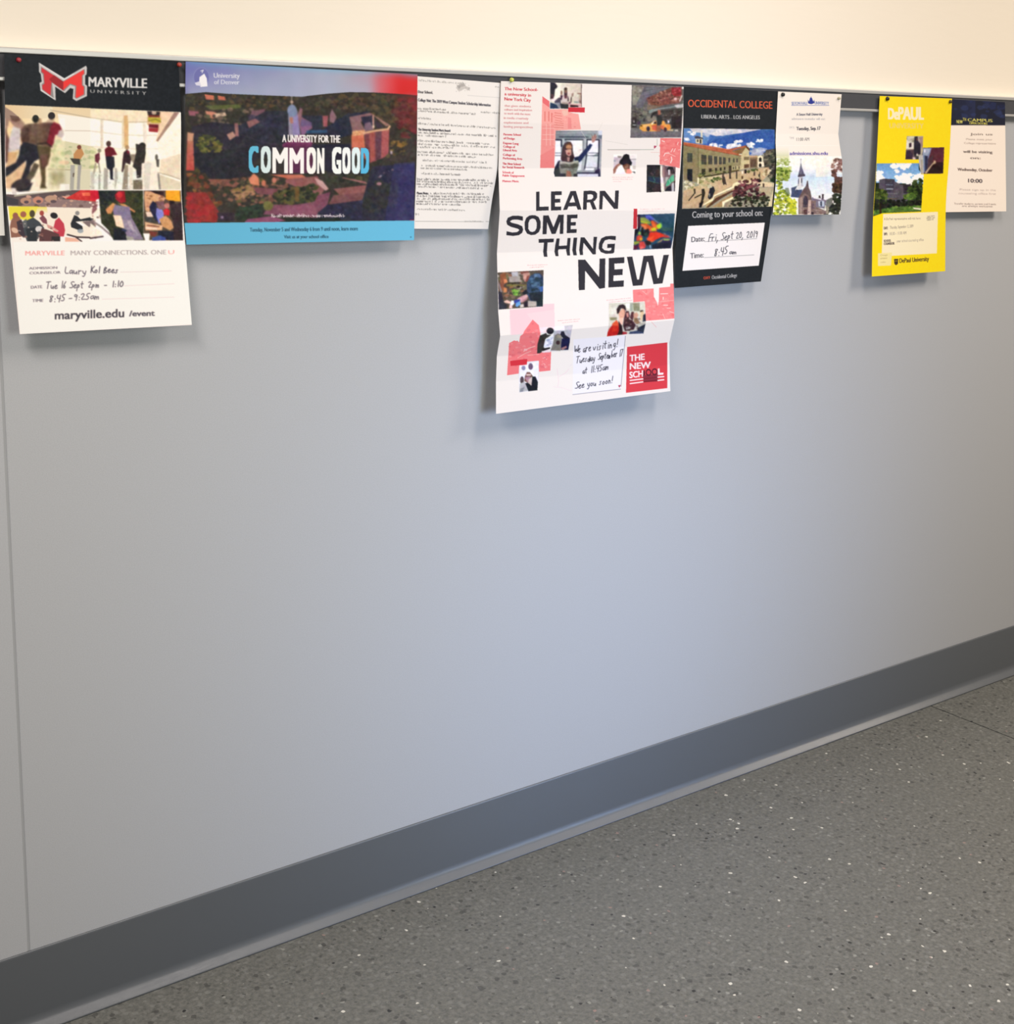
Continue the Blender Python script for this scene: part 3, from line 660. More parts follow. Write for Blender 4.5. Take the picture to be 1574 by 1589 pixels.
CG = '''
v 270 80 4.036
p 7072b4 40,50 90,50 90,270 40,270
p 38302a 40,266 90,266 90,1075 40,1075
h 7072b4 8a8fb8 60,60 500,80 500,300 60,290
h 8a8fb8 a3a7bd 500,80 1000,110 1000,330 500,300
h a2a6be b88a92 990,110 1280,130 1280,330 990,330
h c0808c d22f30 1240,125 1440,140 1440,330 1240,330
p cf2b2e 1400,135 1540,150 1540,300 1400,290
h d6606a:0 cf2b2e:1 1260,120 1420,130 1420,330 1290,330
g a3aac2:0 a9b0c4:.9 70,100 1250,120 1250,300 70,290
b 20 60,60 1530,140 1530,300 60,290
e 8488bc 172,160 52,62
e 7072ae 172,160 46,56
p f2f0f4 160,160 190,138 206,170 210,218 166,222 158,190
p d9d7e8 130,196 160,186 172,216 140,212
l e2e2ee 5 168,122 184,116 176,132
t d9dae4 30 250,164 412,166 3|University
t d3d5e2 28 252,204 410,206 3|of Denver
# wooded horizon
c 40,268 200,254 330,264 560,274 800,282 960,264 1100,254 1250,256 1400,264 1560,277 1530,1062 40,1074
p 36312a 40,262 200,252 330,262 560,272 800,280 960,262 1100,252 1250,254 1400,262 1540,275 1530,1075 40,1075
k 420 6,22 3b3a2a/2b2a26/4a4330/5a4a33/33352a/483a30 70,262 560,275 800,285 1250,262 1500,280 1500,420 900,360 500,360 70,400
k 260 8,26 4a4534:.8/2c2c28:.8/5c4c38:.8/3c3428:.8/55462f:.8 880,280 1500,290 1500,660 1360,640 1340,470 1230,380 960,340
k 60 6,30 642c2f:.6/7a2c30:.6/4c262c:.6 1380,300 1530,290 1520,620 1400,520
h 8f2a2e:0 982a30:.55 1330,262 1530,262 1520,520 1400,460
p 5a6034 190,340 400,330 440,352 240,366
p d0755c 192,268 250,276 252,304 200,300
p d0755c 274,276 318,282 326,306 278,302
p 9a5b68 90,370 150,376 170,406 96,400
p d58b72 196,372 250,378 300,400 250,420 210,410
p e0bfa4 250,390 320,380 330,402 260,412
k 70 8,24 7d6a5c:.7/3b3d2e:.8/2d2e2a:.8/8a6f60:.6/4d5536:.7 150,370 500,350 500,440 330,520 110,470
p 2b2833 110,470 240,440 400,460 560,480 700,480 700,600 470,700 300,720 130,720
# halls
p 75535f 490,370 574,360 540,440 460,480 470,420
p 2b2c38 574,372 720,372 720,540 640,590 400,530 420,460
p 262735 400,470 720,470 700,560 560,590 400,530
k 24 14,50 2e3045:.7/25262f:.7/343549:.6 410,400 700,400 690,580 420,540
p 8c5b5f 455,440 510,420 540,440 470,480
p 9a6a68 378,450 402,446 406,530 384,530
p b88d7c 330,520 370,500 388,530 350,556
p 2c2e3c 800,400 930,400 930,520 800,520
p 26283a 960,470 1100,380 1120,520 1040,540 900,520
p 2a2c3b 1010,430 1100,390 1240,370 1120,440 1110,520
p 8d6470 770,410 790,352 806,360 800,410 860,444 868,480 800,520
p 6f5a80 800,420 862,444 864,470 790,468
p 8b6187 790,470 866,466 800,540
p b0616a:.9 930,402 966,402 960,470 936,470
p 8c6a74 976,400 990,360 1020,410 1000,450 976,440
h 9c95a8 7a6c9a 716,380 738,334 774,370 778,420 792,520 720,530
l b3a696 6 738,270 738,340
e c5a893 738,316 10,8
e 7f8cae 740,370 30,38
p 9285b5:.9 736,410 776,400 792,530 748,530
p b0705e:.9 724,414 744,410 748,450 728,450
p 2f5a80:.8 830,494 960,490 960,510 830,512
l 473d4a 3 420,520 560,570 690,590
p 232330 690,580 1110,580 1110,760 690,740
p 7a3a62 680,580 790,520 870,566 860,600 680,600
p 6a2d52 690,580 860,580 880,760 700,760
# great brick block at right
p 8a6468 1098,410 1228,384 1250,392 1170,440 1200,500 1118,500
p 2d2c3c 1170,410 1250,400 1260,460 1200,490
p 7a6470 1196,450 1230,440 1250,490 1190,500
p 9a7468 1240,388 1352,460 1330,470 1250,400
p 3b3340 1262,430 1320,470 1270,480
l dca290 9 1248,400 1250,480
e f0cdb8 1250,470 8,8
h c86a52 d67858 1112,520 1190,510 1200,640 1220,690 1160,640 1112,640
p e0a678 1116,500 1196,490 1196,520 1116,530
k 10 5,9 f0c898/c8805c 1120,500 1196,492 1194,514 1122,526
p 8e4a4e 1196,500 1350,478 1344,650 1280,680 1220,700 1200,640
p a3544e 1226,510 1256,504 1256,680 1230,690
p a85858 1304,490 1350,480 1344,650 1300,660
p 5e3a46 1262,504 1300,496 1296,668 1264,680
p 6a3a40:.8 1198,520 1222,520 1222,600 1200,620
l e0b088 12 1194,510 1260,496 1340,486 1352,468
n .04 6 1112,480 1350,480 1340,680 1112,680
p 3b3530 1350,560 1510,540 1510,700 1350,680
p 8f6c38 1376,560 1430,556 1456,580 1430,606 1390,590
k 40 7,20 6b5a34:.7/3c3a2c:.8/2c2a2a:.8/a07a3c:.5 1356,560 1470,550 1470,640 1340,660
e b5a2b0 1362,632 7,12
# left tower and foreground
p 2c2620 60,400 90,470 90,520 70,520
g b98068 c84c44 84,515 120,510 128,745 76,745
p d09a7c 84,505 126,512 118,560 84,560
p 23222a 126,640 300,620 470,600 470,760 240,800 150,740
k 110 6,18 5d6030/3f4526/7a7038/4a4c2a/6c6b33 130,560 190,520 270,540 316,580 280,630 180,634
k 40 5,10 8a8040:.7/33391f:.8 140,560 200,530 270,550 300,590 200,625
p 24242c 120,640 470,620 480,780 300,800 160,760
h 38281f 403423 80,760 200,760 240,870 260,1070 80,1070
k 170 8,26 5e4526/6e3a26/4d4426/8a5a30/3a3222/7a3a2c 85,760 150,750 240,880 300,960 240,980 90,900
p 9a2c2c:.8 80,880 200,880 280,1000 270,1068 80,1068
k 60 10,34 b52a2c:.6/a33028:.6/8a2a28:.6 85,900 190,900 270,1010 250,1066 85,1066
p 8a5648 210,800 340,800 420,820 380,850 240,830
k 240 7,22 4a4030/6b4a3c/2f3028/8a5c4a/5c5634/3a3a2c/7d5548 230,820 480,790 720,800 700,960 480,980 330,960 260,900
k 90 6,18 a9805a:.8/8a7042:.8/c08a68:.7 360,860 480,830 520,900 400,940
p e08a68 468,800 500,760 530,790 536,840 480,830
e c87a60 562,824 14,20
e c87a64 628,806 14,18
p d07258 600,770 800,770 800,800 720,800 690,790
p c8745c 700,780 800,768 830,790 740,800
p 8e5a58 700,800 900,780 940,870 920,900 820,870 700,820
p 7a4a50 500,850 660,860 640,900 520,890
k 160 8,24 2f3426/3b3f28/4a4a2c/22261f/5a5430 610,880 700,860 880,830 920,890 880,940 760,960 640,930
p 74582c:.8 756,850 784,850 786,940 760,940
p 7c4a5c 600,960 760,960 880,940 900,900 980,880 960,970 1000,1000 900,1040 700,1030 560,1020
p 8a5266 640,980 880,960 900,1020 700,1030
e 6f6a3c 588,966 34,30
p 2b3028 390,980 560,950 560,1010 480,1050 380,1050
k 60 10,24 2f3a2c:.8/1f2624:.8/2b4030:.7 390,980 560,960 540,1040 400,1050
p 2f2630 270,1010 380,1010 380,1060 280,1060
e 8f7c92 302,1038 9,9
p 8c4c6c 460,1050 620,1030 700,1060 620,1072 440,1072
p cfa3a0 880,790 930,810 970,860 950,872 900,830
p 3a3a2e 930,760 1240,760 1240,830 1100,830 960,820
k 120 7,22 33301f/3f4228/2a2c26/5a5032 940,760 1250,770 1260,680 1340,670 1330,760 1100,830
l b97a74 5 1060,790 1180,820 1290,840
l a8686c 5 1110,800 1200,818
p 8a5654 1000,860 1260,830 1230,880 1180,930 1060,940 1040,900
p 744a4c 1000,900 1220,880 1180,950 960,970
h 2a2834 302f52 1240,720 1510,700 1506,1060 1180,1060 1180,930
p 2f2e30 1240,840 1400,820 1400,940 1260,1000 1160,980
k 120 8,26 2c2c2e:.8/33332f:.8/262834:.8 1250,820 1400,800 1390,1000 1150,1000
p 2a2a3c 960,960 1180,930 1180,1060 900,1060 900,1010
k 40 5,16 3a3c60:.5/2a2a44:.7 960,960 1180,940 1170,1050 930,1050
p 38366a:.5 1380,700 1510,690 1506,1062 1320,1062
k 14 4,10 8c6a78/9a94a8 1300,720 1400,700 1380,760 1280,790
e a87a84 1285,828 16,10
p 1d2420 700,1044 1040,1040 1040,1062 700,1066
n .03 10 70,280 1520,280 1506,1066 70,1066
p 3a393c:.07 40,260 1540,260 1530,1066 40,1070
b 3 70,280 1520,280 1506,1064 70,1064
c
# lettering
t e9e4e2 44 680,566 1040,570 5|A UNIVERSITY FOR THE
p 2a2732:.25 460,590 1230,600 1230,770 460,770
t 62b7d6 160 470,754 528,756 19|C
t d5e6e6 160 546,756 604,758 19|O
t f4f2ee 156 618,758 712,760 17|M
t f6f0ee 156 724,760 812,762 17|M
t f4f2ec 158 832,762 888,762 19|O
t f4f2ec 156 898,762 940,762 16|N
t eef2ee 160 992,762 1046,762 19|G
t eef2f0 158 1056,762 1104,762 19|O
t dcecee 158 1116,762 1164,762 19|O
t 58b4dc 156 1172,762 1220,762 19|D
q e2d4d8 20 612,1036 1075,1036
q e2d4d8:.8 20 612,1038 1075,1038
p 63b3d4 40,1074 1530,1058 1530,1220 40,1225
h 5fb0d2 6ab8da:.4 40,1074 1530,1058 1530,1220 40,1225
t 2f5a70 24 476,1128 1152,1120 2|Tuesday, November 5 and Wednesday 6 from 9 until noon, learn more
t 2f5a70 20 690,1170 968,1168 2|Visit us at your school office
e 3a6a80 1484,1162 5,4
l 8a3a44 5 1480,1056 1506,1056
'''
LT = '''
v 630 90 5.478
p f3ede5 0,0 1300,0 1300,1589 0,1589
q 8c8780 16 105,196 520,226
p cfc8c0 425,250 470,225 540,250 545,280 500,262 450,285
p b5afa8 430,235 490,215 510,235 450,252
k 30 3,9 a39d98:.6/c6c0ba:.6/8d8884:.5 420,215 545,235 545,280 430,290
l a39d98 3 455,225 485,205 478,232
l c9c5bf 3 525,318 800,338
q 8a867f 12 760,250 795,252
t 3f3c3d 22 104,298 228,304 3|Dear School,
t 4a484e 24 104,368 720,412 2|College Visit: The 2019 West Campus Student Scholarship Information
q 5c5955 18 104,436 350,446
q 5c5955 17 104,456 592,484
q 6a6763 16 640,466 800,476
q 5c5955 16 104,518 216,524
q 5c5955 17 104,564 770,602
t 3a383c 20 104,616 376,628 3|The University Student Merit Award
q 4f4c49 17 104,640 770,670
q 4f4c49 17 104,664 350,676
q 55524e 18 102,710 735,740
q 55524e 18 102,738 770,766
q 55524e 18 102,764 405,772
q 55524e 18 100,804 750,832
q 55524e 17 100,828 600,850
q 5a5753 16 145,876 690,896
q 5a5753 17 135,920 742,942
q 5a5753 16 128,942 522,956
q 5a5753 17 132,988 466,1000
q 4d4a48 18 96,1036 712,1048
q 4d4a48 17 96,1056 745,1072
q 4d4a48 18 94,1078 726,1094
q 4d4a48 17 94,1100 665,1116
t 3a383c 20 94,1158 192,1160 2|Please Note:
q 4d4a48 17 210,1158 672,1164
q 4d4a48 18 92,1180 712,1190
q 4d4a48 17 92,1204 718,1210
q 4d4a48 18 90,1226 700,1232
q 4d4a48 17 90,1246 464,1254
q 5c5955 16 88,1290 512,1302
q 5c5955 16 82,1336 118,1338
l 8c8882 3 80,1388 660,1392
q 8c8882 12 500,1394 655,1394
l 8c8882 3 680,1390 710,1392
'''
NS = '''
v 760 110 5.077
p f4ebe3 0,0 1600,0 1600,1500 0,1500
t d0404a 24 118,152 380,160 3|The New School-
t d0404a 24 118,192 326,204 3|a university in
t d0404a 25 118,232 324,244 3|New York City
t d99a98 17 118,282 325,288 2|that gives students
t d99a98 17 116,312 333,318 2|culture and inspiration
t d99a98 17 114,342 322,350 2|to work with the most
t d99a98 17 112,378 305,384 2|in media creatively
t d99a98 17 112,414 305,418 2|explorations and
t d99a98 17 112,446 340,452 2|lasting perspectives
t d0505a 17 110,508 246,512 2|Parsons School
t d0505a 17 110,538 198,542 2|of Design
t d0505a 17 108,576 228,582 2|Eugene Lang
t d0505a 17 108,604 200,608 2|College of
t d0505a 17 108,632 214,636 2|Liberal Arts
t d0505a 17 106,668 200,672 2|College of
t d0505a 17 106,696 256,702 2|Performing Arts
t c8404a 17 102,738 244,744 3|The New School
t c8404a 17 102,766 272,770 3|for Social Research
t d95a64 17 102,806 190,810 2|Schools of
t d95a64 17 102,832 276,836 2|Public Engagement
t d95a64 17 102,876 230,878 2|Mannes Music
# coral building
c 414,198 472,238 472,302 620,302 640,330 700,340 722,460 520,472 516,766 396,766
p f6a79e 416,200 472,240 472,300 620,300 640,330 700,340 720,460 520,470 514,768 398,764
p ea6f72 416,200 472,240 472,290 418,250
v 830 150 13.24
k 120 6,26 f2948c:.7/f8b4a8:.8/ea7f7c:.6 170,260 680,290 860,400 900,660 420,680 400,1400 150,1400
p ea7474:.7 120,1200 400,1050 400,1460 110,1470
p f08c88:.6 150,600 390,600 390,1300 130,1300
l e07068 18 210,310 210,500
l e07068 18 290,310 290,500
l e07068 18 350,340 350,520
l d96a60 9 410,330 540,350
l d96a60 9 415,380 560,400
l d96a60 9 415,430 560,460
l d96a60 9 420,480 560,510
l d96a60 9 410,530 590,550
l d96a60 9 400,580 590,590
l d96a60 9 400,630 590,640
p f2bfae 560,280 680,280 680,380 600,400 560,320
l f9c9bc 9 160,650 400,655
l f9c9bc 9 160,780 400,780
l f9c9bc 9 160,880 400,880
l f9c9bc 9 240,560 240,1000
l f9c9bc 9 320,560 320,1000
c
p ee8a88:.8 680,420 750,440 760,660 680,660
# lecture picture
v 845 120 22.49
c 200,150 1312,220 1305,1045 840,1055 840,1105 190,1102
p ddd6c8 200,150 1310,220 1300,1040 840,1100 190,1100
h e3dccd c9bdb0 560,170 1310,220 1300,900 950,920 560,800
p efeadb 380,190 570,200 560,600 480,720 300,820 340,700 370,420
p 363440 200,150 370,190 460,310 440,360 370,420 350,640 310,740 200,760
p 584048 220,570 340,600 310,740 210,760
p e8dcda 220,790 320,740 420,760 380,830 230,830
p 55505e 360,830 480,720 560,700 580,900 540,1090 500,1090 460,960 360,900
p 8d8a98 330,890 540,880 560,1060 500,1090 460,960
p 2f405a 200,880 320,910 440,960 500,1090 190,1100
p cabfb8 600,600 840,640 860,900 640,1000 590,850
p 4c3a40 690,400 720,370 790,380 805,560 800,620 760,740 700,720 690,560
e 7f6254 745,480 48,80
e 4a3a33 745,400 56,48
p 6d4c50 700,620 800,640 780,740 700,740
e 8a6b5c 595,540 32,80
p 493a46 560,620 640,640 600,800 570,800
p 4a3844 815,650 850,720 850,830 810,840
p 9a8274 955,560 1030,540 1010,660 940,700
p 3a2c30 925,690 960,690 940,880 915,890
p 7e5a68 860,860 920,850 920,930 830,930
p a99a90 620,860 830,880 830,950 620,960
p 363a3c 640,930 840,940 840,1100 570,1090 560,900
p 8f9a92 1040,830 1190,850 1190,900 1040,890
p b3a090 1210,600 1290,600 1290,900 1200,900
l 6a3c30 26 1160,565 1290,575
p 4a3030 1285,230 1318,250 1305,1040 1280,1040
p 8a7468 1210,800 1290,820 1290,920 1200,900
p d0a8a4 840,930 1290,930 1290,1050 840,1050
p 3a2026 905,960 1180,980 1190,1045 900,1040
n .03 30 200,150 1310,220 1300,1040 190,1100
b 12 200,150 1310,220 1300,1040 190,1100
c
p d02f3c 835,1055 1415,1050 1405,1230 835,1210
# woman with newspaper
v 855 195 17.49
c 130,130 1400,130 1362,1388 80,1388 80,1180 110,800
p 8b9297 130,130 1400,130 1360,1385 100,1385 110,800
h 7e868a 9a9ea4 140,135 1400,135 1400,370 130,370
l b9bcc2 14 160,200 1390,180
l 4f535e 40 240,305 1010,310
p ecebf0 100,400 275,410 270,1380 100,1100
h dfe0e6 f3efe6 410,400 860,400 860,900 620,860 580,640 540,440
p eeebf0 1000,400 1290,400 1290,730 1000,900 1000,560
p cfd0dc 1290,130 1400,130 1400,260 1290,250
p 6d7884 1290,260 1395,260 1390,350 1290,350
p d9dae0 700,980 850,950 830,1210 700,1220
p d5d6dc 990,830 1280,830 1260,1130 940,1130
p e4e6ea 930,1150 1180,1150 1170,1210 920,1210
p b4b7bd 300,350 380,360 380,520 310,520
p b0b3b8 900,350 970,350 960,900 860,1280 830,1280 880,700
p 8a8e92 860,360 905,360 900,860 860,760
l 2b2b40 36 110,385 290,385 285,560
l 2b2d3c 24 380,380 870,380
l 2b2b3c 30 980,380 1310,385 1310,600 1280,1160
l 2b2b3c 26 985,400 970,640 960,860 920,1170
l 3a3c50 14 105,742 270,742
l 3a3c50 14 105,812 270,812
l 3a3c50 14 1020,742 1290,742
l 3a3c50 14 1000,812 1290,812
p cfc9c8 770,640 830,640 830,680 770,680
p 9a9ca0 720,1220 1180,1215 1290,1260 1290,1290 720,1290
p d0d0dc 730,1310 1290,1310 1290,1385 730,1385
l 2d2a44 34 720,1285 1310,1290
p 2f2c48 1200,1220 1330,1150 1340,1380 1290,1385 1290,1290 1190,1280
p a2a2a8 1330,360 1395,360 1360,1250 1320,1180
p 4c3a3e 370,480 440,440 540,440 590,520 600,700 640,860 600,960 500,990 300,960 270,900 310,620 330,560
p 6a4a3a 400,520 520,450 570,520 560,600 420,600
e b98a6c 490,590 80,70
p c59a90 390,660 560,640 560,780 500,840 420,780
l 4a2c30 14 430,630 550,632
p 8e4c4c 460,730 530,740 500,790 450,770
e d09a7e 500,690 26,24
p 3a2a2e 590,800 640,860 590,980 500,990 520,880
p c9a49a:.8 440,850 520,860 500,980 450,960
p 2c3358 640,860 760,830 1060,490 1130,520 1080,620 800,980 720,1010 650,930
p 252e48 640,870 740,850 760,1000 660,950
p b58a80 1120,300 1180,250 1240,250 1240,320 1200,420 1130,470 1105,380
l 7a5350 12 1110,250 1140,340
l 7a5350 12 1190,220 1190,320
l 7a5350 12 1240,230 1220,320
p 2c2c40 100,1150 200,960 260,940 300,1380 110,1385 80,1280
p 3a3e40 90,1200 260,1130 300,1385 110,1385
p 80817a 230,960 400,990 520,1010 700,950 760,960 760,1080 720,1200 680,1250 720,1385 420,1385 260,1300 220,1120
p b7b4a6 250,970 400,980 520,1010 700,940 750,950 750,990 600,1020 480,1040 330,1020 250,1040
p 55564e 260,1060 420,1050 500,1080 640,1030 760,1060 700,1140 560,1160 400,1150 280,1160
k 60 8,30 6a6b62:.6/94938a:.6/4c4d47:.5 240,1060 720,1060 680,1340 270,1300
p 94685c 430,1220 540,1240 560,1385 420,1385
p 35353c 260,1300 400,1300 410,1385 260,1385
p 38383c 620,1310 720,1300 720,1385 620,1385
n .03 20 130,130 1400,130 1360,1385 100,1385
b 9 130,130 1400,130 1360,1380 100,1380
c
# street with taxi
v 975 130 17.49
c 100,35 1530,75 1440,1462 58,1470
p 64605f 100,35 1530,75 1440,1460 60,1470
p 8c8a80 110,60 440,80 300,420 230,560 120,590
k 50 14,50 7a776e:.7/a4a294:.7/6a6763:.7 120,60 420,90 290,400 130,560
p 6a6870 440,80 1180,90 940,190 520,380 380,660 220,660 230,540 300,400
l 8f8f94:.6 14 480,150 900,90
l 8f8f94:.6 14 440,240 1000,110
l 8f8f94:.6 14 420,300 1060,130
l 57555c:.7 12 420,200 960,90
l 57555c:.7 12 400,340 960,190
p 7c5148 520,380 940,200 1180,100 1470,90 1460,420 1400,520 1100,560 860,600 540,560
k 220 12,44 8f5a50/6c4440/a7786a/5a3d3a/b58a7c/7a5a4c 500,400 940,200 1180,120 1460,110 1440,440 1100,540 700,600 560,560
p 8c3038 1180,110 1430,90 1440,330 1250,340 1180,260
k 40 12,36 a33a40/74282e/c06068 1180,110 1420,100 1420,330 1190,300
e e0b4b4 1285,410 46,36
e f0e8e6 1490,115 34,30
l e6dcdc 26 1460,320 1400,470
p 7c6c5e 520,560 900,600 620,740 510,700
p 86908e 480,760 640,690 900,660 1260,600 1500,540 1520,560 1510,640 1260,640 900,690 640,780 520,850 480,830
p b9b4b8 1250,580 1500,545 1515,640 1330,660
p 4b4745 620,800 780,740 1480,660 1450,1230 900,1000
k 160 14,46 5c5a58/3c3838/6f6d6a/4a4040/7a7876 640,800 1480,680 1440,1200 960,1000 660,960
k 120 14,46 6e6a62/55504c/837d72/454040 120,640 500,640 620,960 300,1060 110,900
p 3a3436 110,910 230,910 230,1180 100,1190
p e8e4e0 145,960 175,1040 150,1060
p a8a8a4 130,1100 230,1110 200,1140 120,1130
p 4c3c4c 240,1040 350,1010 330,1110 250,1110
p 8c8678:.9 500,880 760,880 760,1020 520,1020
p 3a3034 1180,900 1440,860 1440,1210 1180,1220
p bfae92 1060,1250 1230,1230 1220,1300 1040,1300
p bfb8b0 1260,1250 1360,1240 1360,1300 1260,1300
g 7a767a 6e6a70 70,1200 1450,1300 1440,1460 60,1470
n .04 24 70,1200 1450,1290 1440,1460 60,1470
p d9a054 320,1150 340,1110 600,1080 680,1020 760,1000 780,1060 780,1290 680,1290 400,1290 310,1220
p e2b070 400,1120 620,1090 560,1160 420,1200
p eedcc8 620,1090 700,1010 740,1050 650,1110
p e0a058 880,1120 940,1000 980,1010 1020,1100 1130,1100 1160,1200 1120,1260 980,1260 880,1200
p d98a44 1040,1120 1140,1110 1160,1200 1080,1240
p c4604a 640,1130 780,1110 780,1280 660,1250
p c8704e 880,1120 980,1140 960,1230 880,1220
e 3c3440 545,1220 50,66
e 4a3840 1010,1240 44,60
e 4c3424 360,1140 26,20
p 3a2c30 700,1040 760,1020 770,1090 690,1080
p 363639 780,860 880,840 920,900 910,1100 860,1120 790,1120
p 30302f 620,860 700,760 790,740 780,820 680,860 640,940 610,920
p a06a58 800,700 880,720 890,830 820,850
p 9a6a50:.9 780,1140 880,1130 880,1290 760,1300
l 5a5658:.7 8 500,1300 520,1400 600,1440
l 4a4446:.7 8 770,1300 800,1380 870,1430
l 6a605c:.7 6 680,1300 680,1400
e e3dcf0 1095,1030 24,40
n .04 16 100,35 1530,75 1440,1460 60,1470
b 10 110,45 1520,80 1440,1455 66,1465
c
# coral tag, thin rules, small pictures
v 940 210 13.117
p f07f7c 1115,55 1540,60 1510,670 1400,640 1100,590
k 50 16,50 f48e88:.6/ea6c6c:.6/f59a92:.5 1130,70 1520,80 1490,640 1120,580
l fbd8d0 18 1185,420 1215,365 1290,360
l fbd8d0 14 1330,340 1370,270
l fbd8d0 14 1390,335 1420,270
l fbd8d0 14 1460,190 1480,140
l fbd8d0 22 1340,440 1350,500 1325,560
l fbd8d0 18 1150,110 1200,130
l f9c0b8 12 1290,370 1420,430
l fbd8d0 10 1480,300 1520,290
l fad0c8 12 1200,510 1260,490
l 8f9a8c 9 40,292 980,290
l 9aa694 7 1050,70 1050,210
l d9a8a8:.5 8 50,300 700,300
p b0405c 985,210 1045,215 1010,260 985,270
l e8b0a8 6 920,345 1110,350
l d5cdc4 6 0,110 450,190
l e0d6cc 5 -200,20 -60,-260
l e0d6cc 5 -520,-120 -400,60
p c9b8c0 170,440 330,460 280,560 160,700
p e8dede 500,400 620,400 620,640 520,560
l 9a8a8c 16 500,492 620,488
p d9d0d4 530,520 620,500 620,620 540,620
p 8a7c7c 245,420 330,425 320,460 250,450
e 8f8c98 185,520 20,16
p 1f1c24 370,400 420,375 480,400 490,470 540,560 520,620 440,570 380,610 270,590 290,520 330,470
p 2a2430 350,470 480,460 500,560 360,580
p 9a6c5c 220,600 280,570 320,590 250,640 200,760 160,790 150,700
p 6c4438 340,610 440,570 500,600 490,690 380,690
p 94705c 380,640 460,590 470,660 400,680
p b08c6c 380,690 440,690 430,780 400,750
p f09a8a 440,680 510,690 540,760 500,785 420,780
p efe4e8 220,680 380,700 400,790 200,790
p 3a3438 540,740 600,740 605,780
p c9c0b8 560,620 620,620 610,700 550,690
b 8 160,380 640,380 620,785 150,785
t e0606a:.8 15 132,860 556,858 1|A look behind the seams, culture and
t e0606a:.8 15 150,900 550,898 1|practice of fashion design at our
t e0707a:.8 18 156,946 326,946 1|studio floor
c 838,602 1435,602 1432,700 1415,1148 830,1167
p 2d2b30 838,602 1115,600 1115,820 1130,1150 830,1165
k 60 10,40 3a363a/24242c/4a4044/2a3038/3c3430 845,610 1110,610 1120,1140 840,1150
e 4f403c 1070,740 38,50
p 3a2a2e:.8 1020,700 1060,700 1110,800 1020,900
p 2c3a4c 860,840 1100,860 1110,960 870,940
l 3f6a60 6 860,830 1100,850
l 4f7a70 8 870,920 1000,960 1110,980
l 3f7a64 10 970,860 1010,920 980,960
p 3c2e32:.8 1000,1000 1120,990 1120,1140 960,1150
h d9cfc4 6a5c60 1115,600 1200,605 1190,1150 1135,1150
p eadfd2 1118,620 1150,620 1150,800 1180,960 1190,1140 1135,1150
p 9a7c7c 1170,640 1260,640 1240,760 1200,860 1170,800
p d9d0d4 1120,860 1170,860 1180,960 1130,970
p 7a6468 1200,620 1430,640 1415,1140 1200,1140
p 29272c 1245,680 1300,630 1370,650 1400,720 1410,780 1340,780 1320,700 1270,700 1265,780
p c8c0c6 1270,700 1310,695 1310,800 1280,810
p 4c3a40 1340,690 1380,700 1380,780 1345,770
p 5fa886 1340,820 1390,800 1400,920 1340,960 1300,1010 1260,1030 1220,1040 1250,940
p 4b9a76 1250,920 1330,860 1340,950 1260,1010
p a3a89a 1220,850 1290,850 1240,950 1210,1000
p 2c2832 1260,1050 1330,1020 1340,1140 1200,1140
p b3aeb4 1345,980 1390,960 1400,1130 1350,1140
p 30282e 1395,940 1415,930 1412,1140 1395,1140
l e9f4ec 6 1290,900 1320,980
b 6 838,602 1430,640 1412,1148 830,1160
c
# heat-colour picture
v 975 320 19.675
t d9606a:.7 18 370,100 1120,90 1|Dancers move in thermal colour inside
t d9606a:.7 18 430,155 905,150 1|the studio at dusk hours
c 280,250 1430,215 1395,900 1310,1290 150,1345 200,700 285,690
p 2f4f66 280,250 1430,215 1400,900 1310,1290 150,1340 200,700
g 38506a 2d5260 700,240 1430,215 1400,700 1000,700 700,420
p 1f1a28 270,250 370,260 360,660 300,800 220,900 170,1080 200,700 290,690
p 5f2a34 290,300 350,300 340,640 300,650
p 34405c 360,260 560,260 560,340 370,340
p 5c68b8 520,280 680,270 820,400 760,420 620,420 540,350
p 3f3e8c 560,310 680,370 760,440 660,420
p 8f9c50 370,350 500,340 620,420 700,500 660,560 520,500 380,490
p b5b83c 380,440 600,500 600,540 380,500
p c8562c 380,530 560,530 720,620 860,670 880,770 660,770 560,740 480,680 380,580
p e0683a 690,440 770,440 870,580 960,700 860,700 720,600
p dd6a4c 640,660 780,680 680,780 620,740
p d97a50 390,540 560,600 580,720 480,700
p b6d83c 880,560 980,520 1010,600 990,680 920,690 860,640
p c8c83a 700,680 830,640 870,740 720,760
p 8fc86a:.8 980,480 1040,560 1040,640 1000,660
p 8f9aa8:.8 760,360 880,460 980,520 900,520 780,420
p a8443a:.8 780,440 860,480 920,560 860,560
p 3c5a58 1010,640 1370,660 1360,760 1000,760
l 1f2c3c 10 700,772 1390,768
p 2c4a60 1080,780 1390,775 1360,960 1200,860
p dc3f2c 600,960 660,800 860,780 1000,820 1100,860 1180,920 980,960 880,1010 680,1090 560,1020
p e65a38 560,980 800,900 700,1080 600,1040
p d94030 660,790 860,790 980,860 860,900 680,880
p b84a44 1080,860 1240,900 1340,960 1100,960
p a8908c 1060,790 1200,880 1120,860
p 8a96b0:.8 1180,860 1350,960 1280,960
p 9ab060 1080,990 1300,1000 1240,1050 1090,1050
p b8906c 900,1100 1040,1000 1100,980 1000,1080 880,1150
p 3a2e50 1040,1060 1320,1040 1300,1100 1000,1110
p 2a2c3c 740,1180 960,1100 1320,1110 1310,1290 720,1310
p c84e3c 260,920 360,870 440,920 400,1060 250,1060
p 9ab04e 290,860 340,760 390,800 380,870
p e0a038 350,980 420,950 450,1010 400,1060 360,1040
p c8b8a0:.7 360,700 400,600 420,600 380,740
p 23201e 390,760 420,640 470,640 470,900 420,900
p 2c2428 470,800 580,680 640,700 640,900 480,920
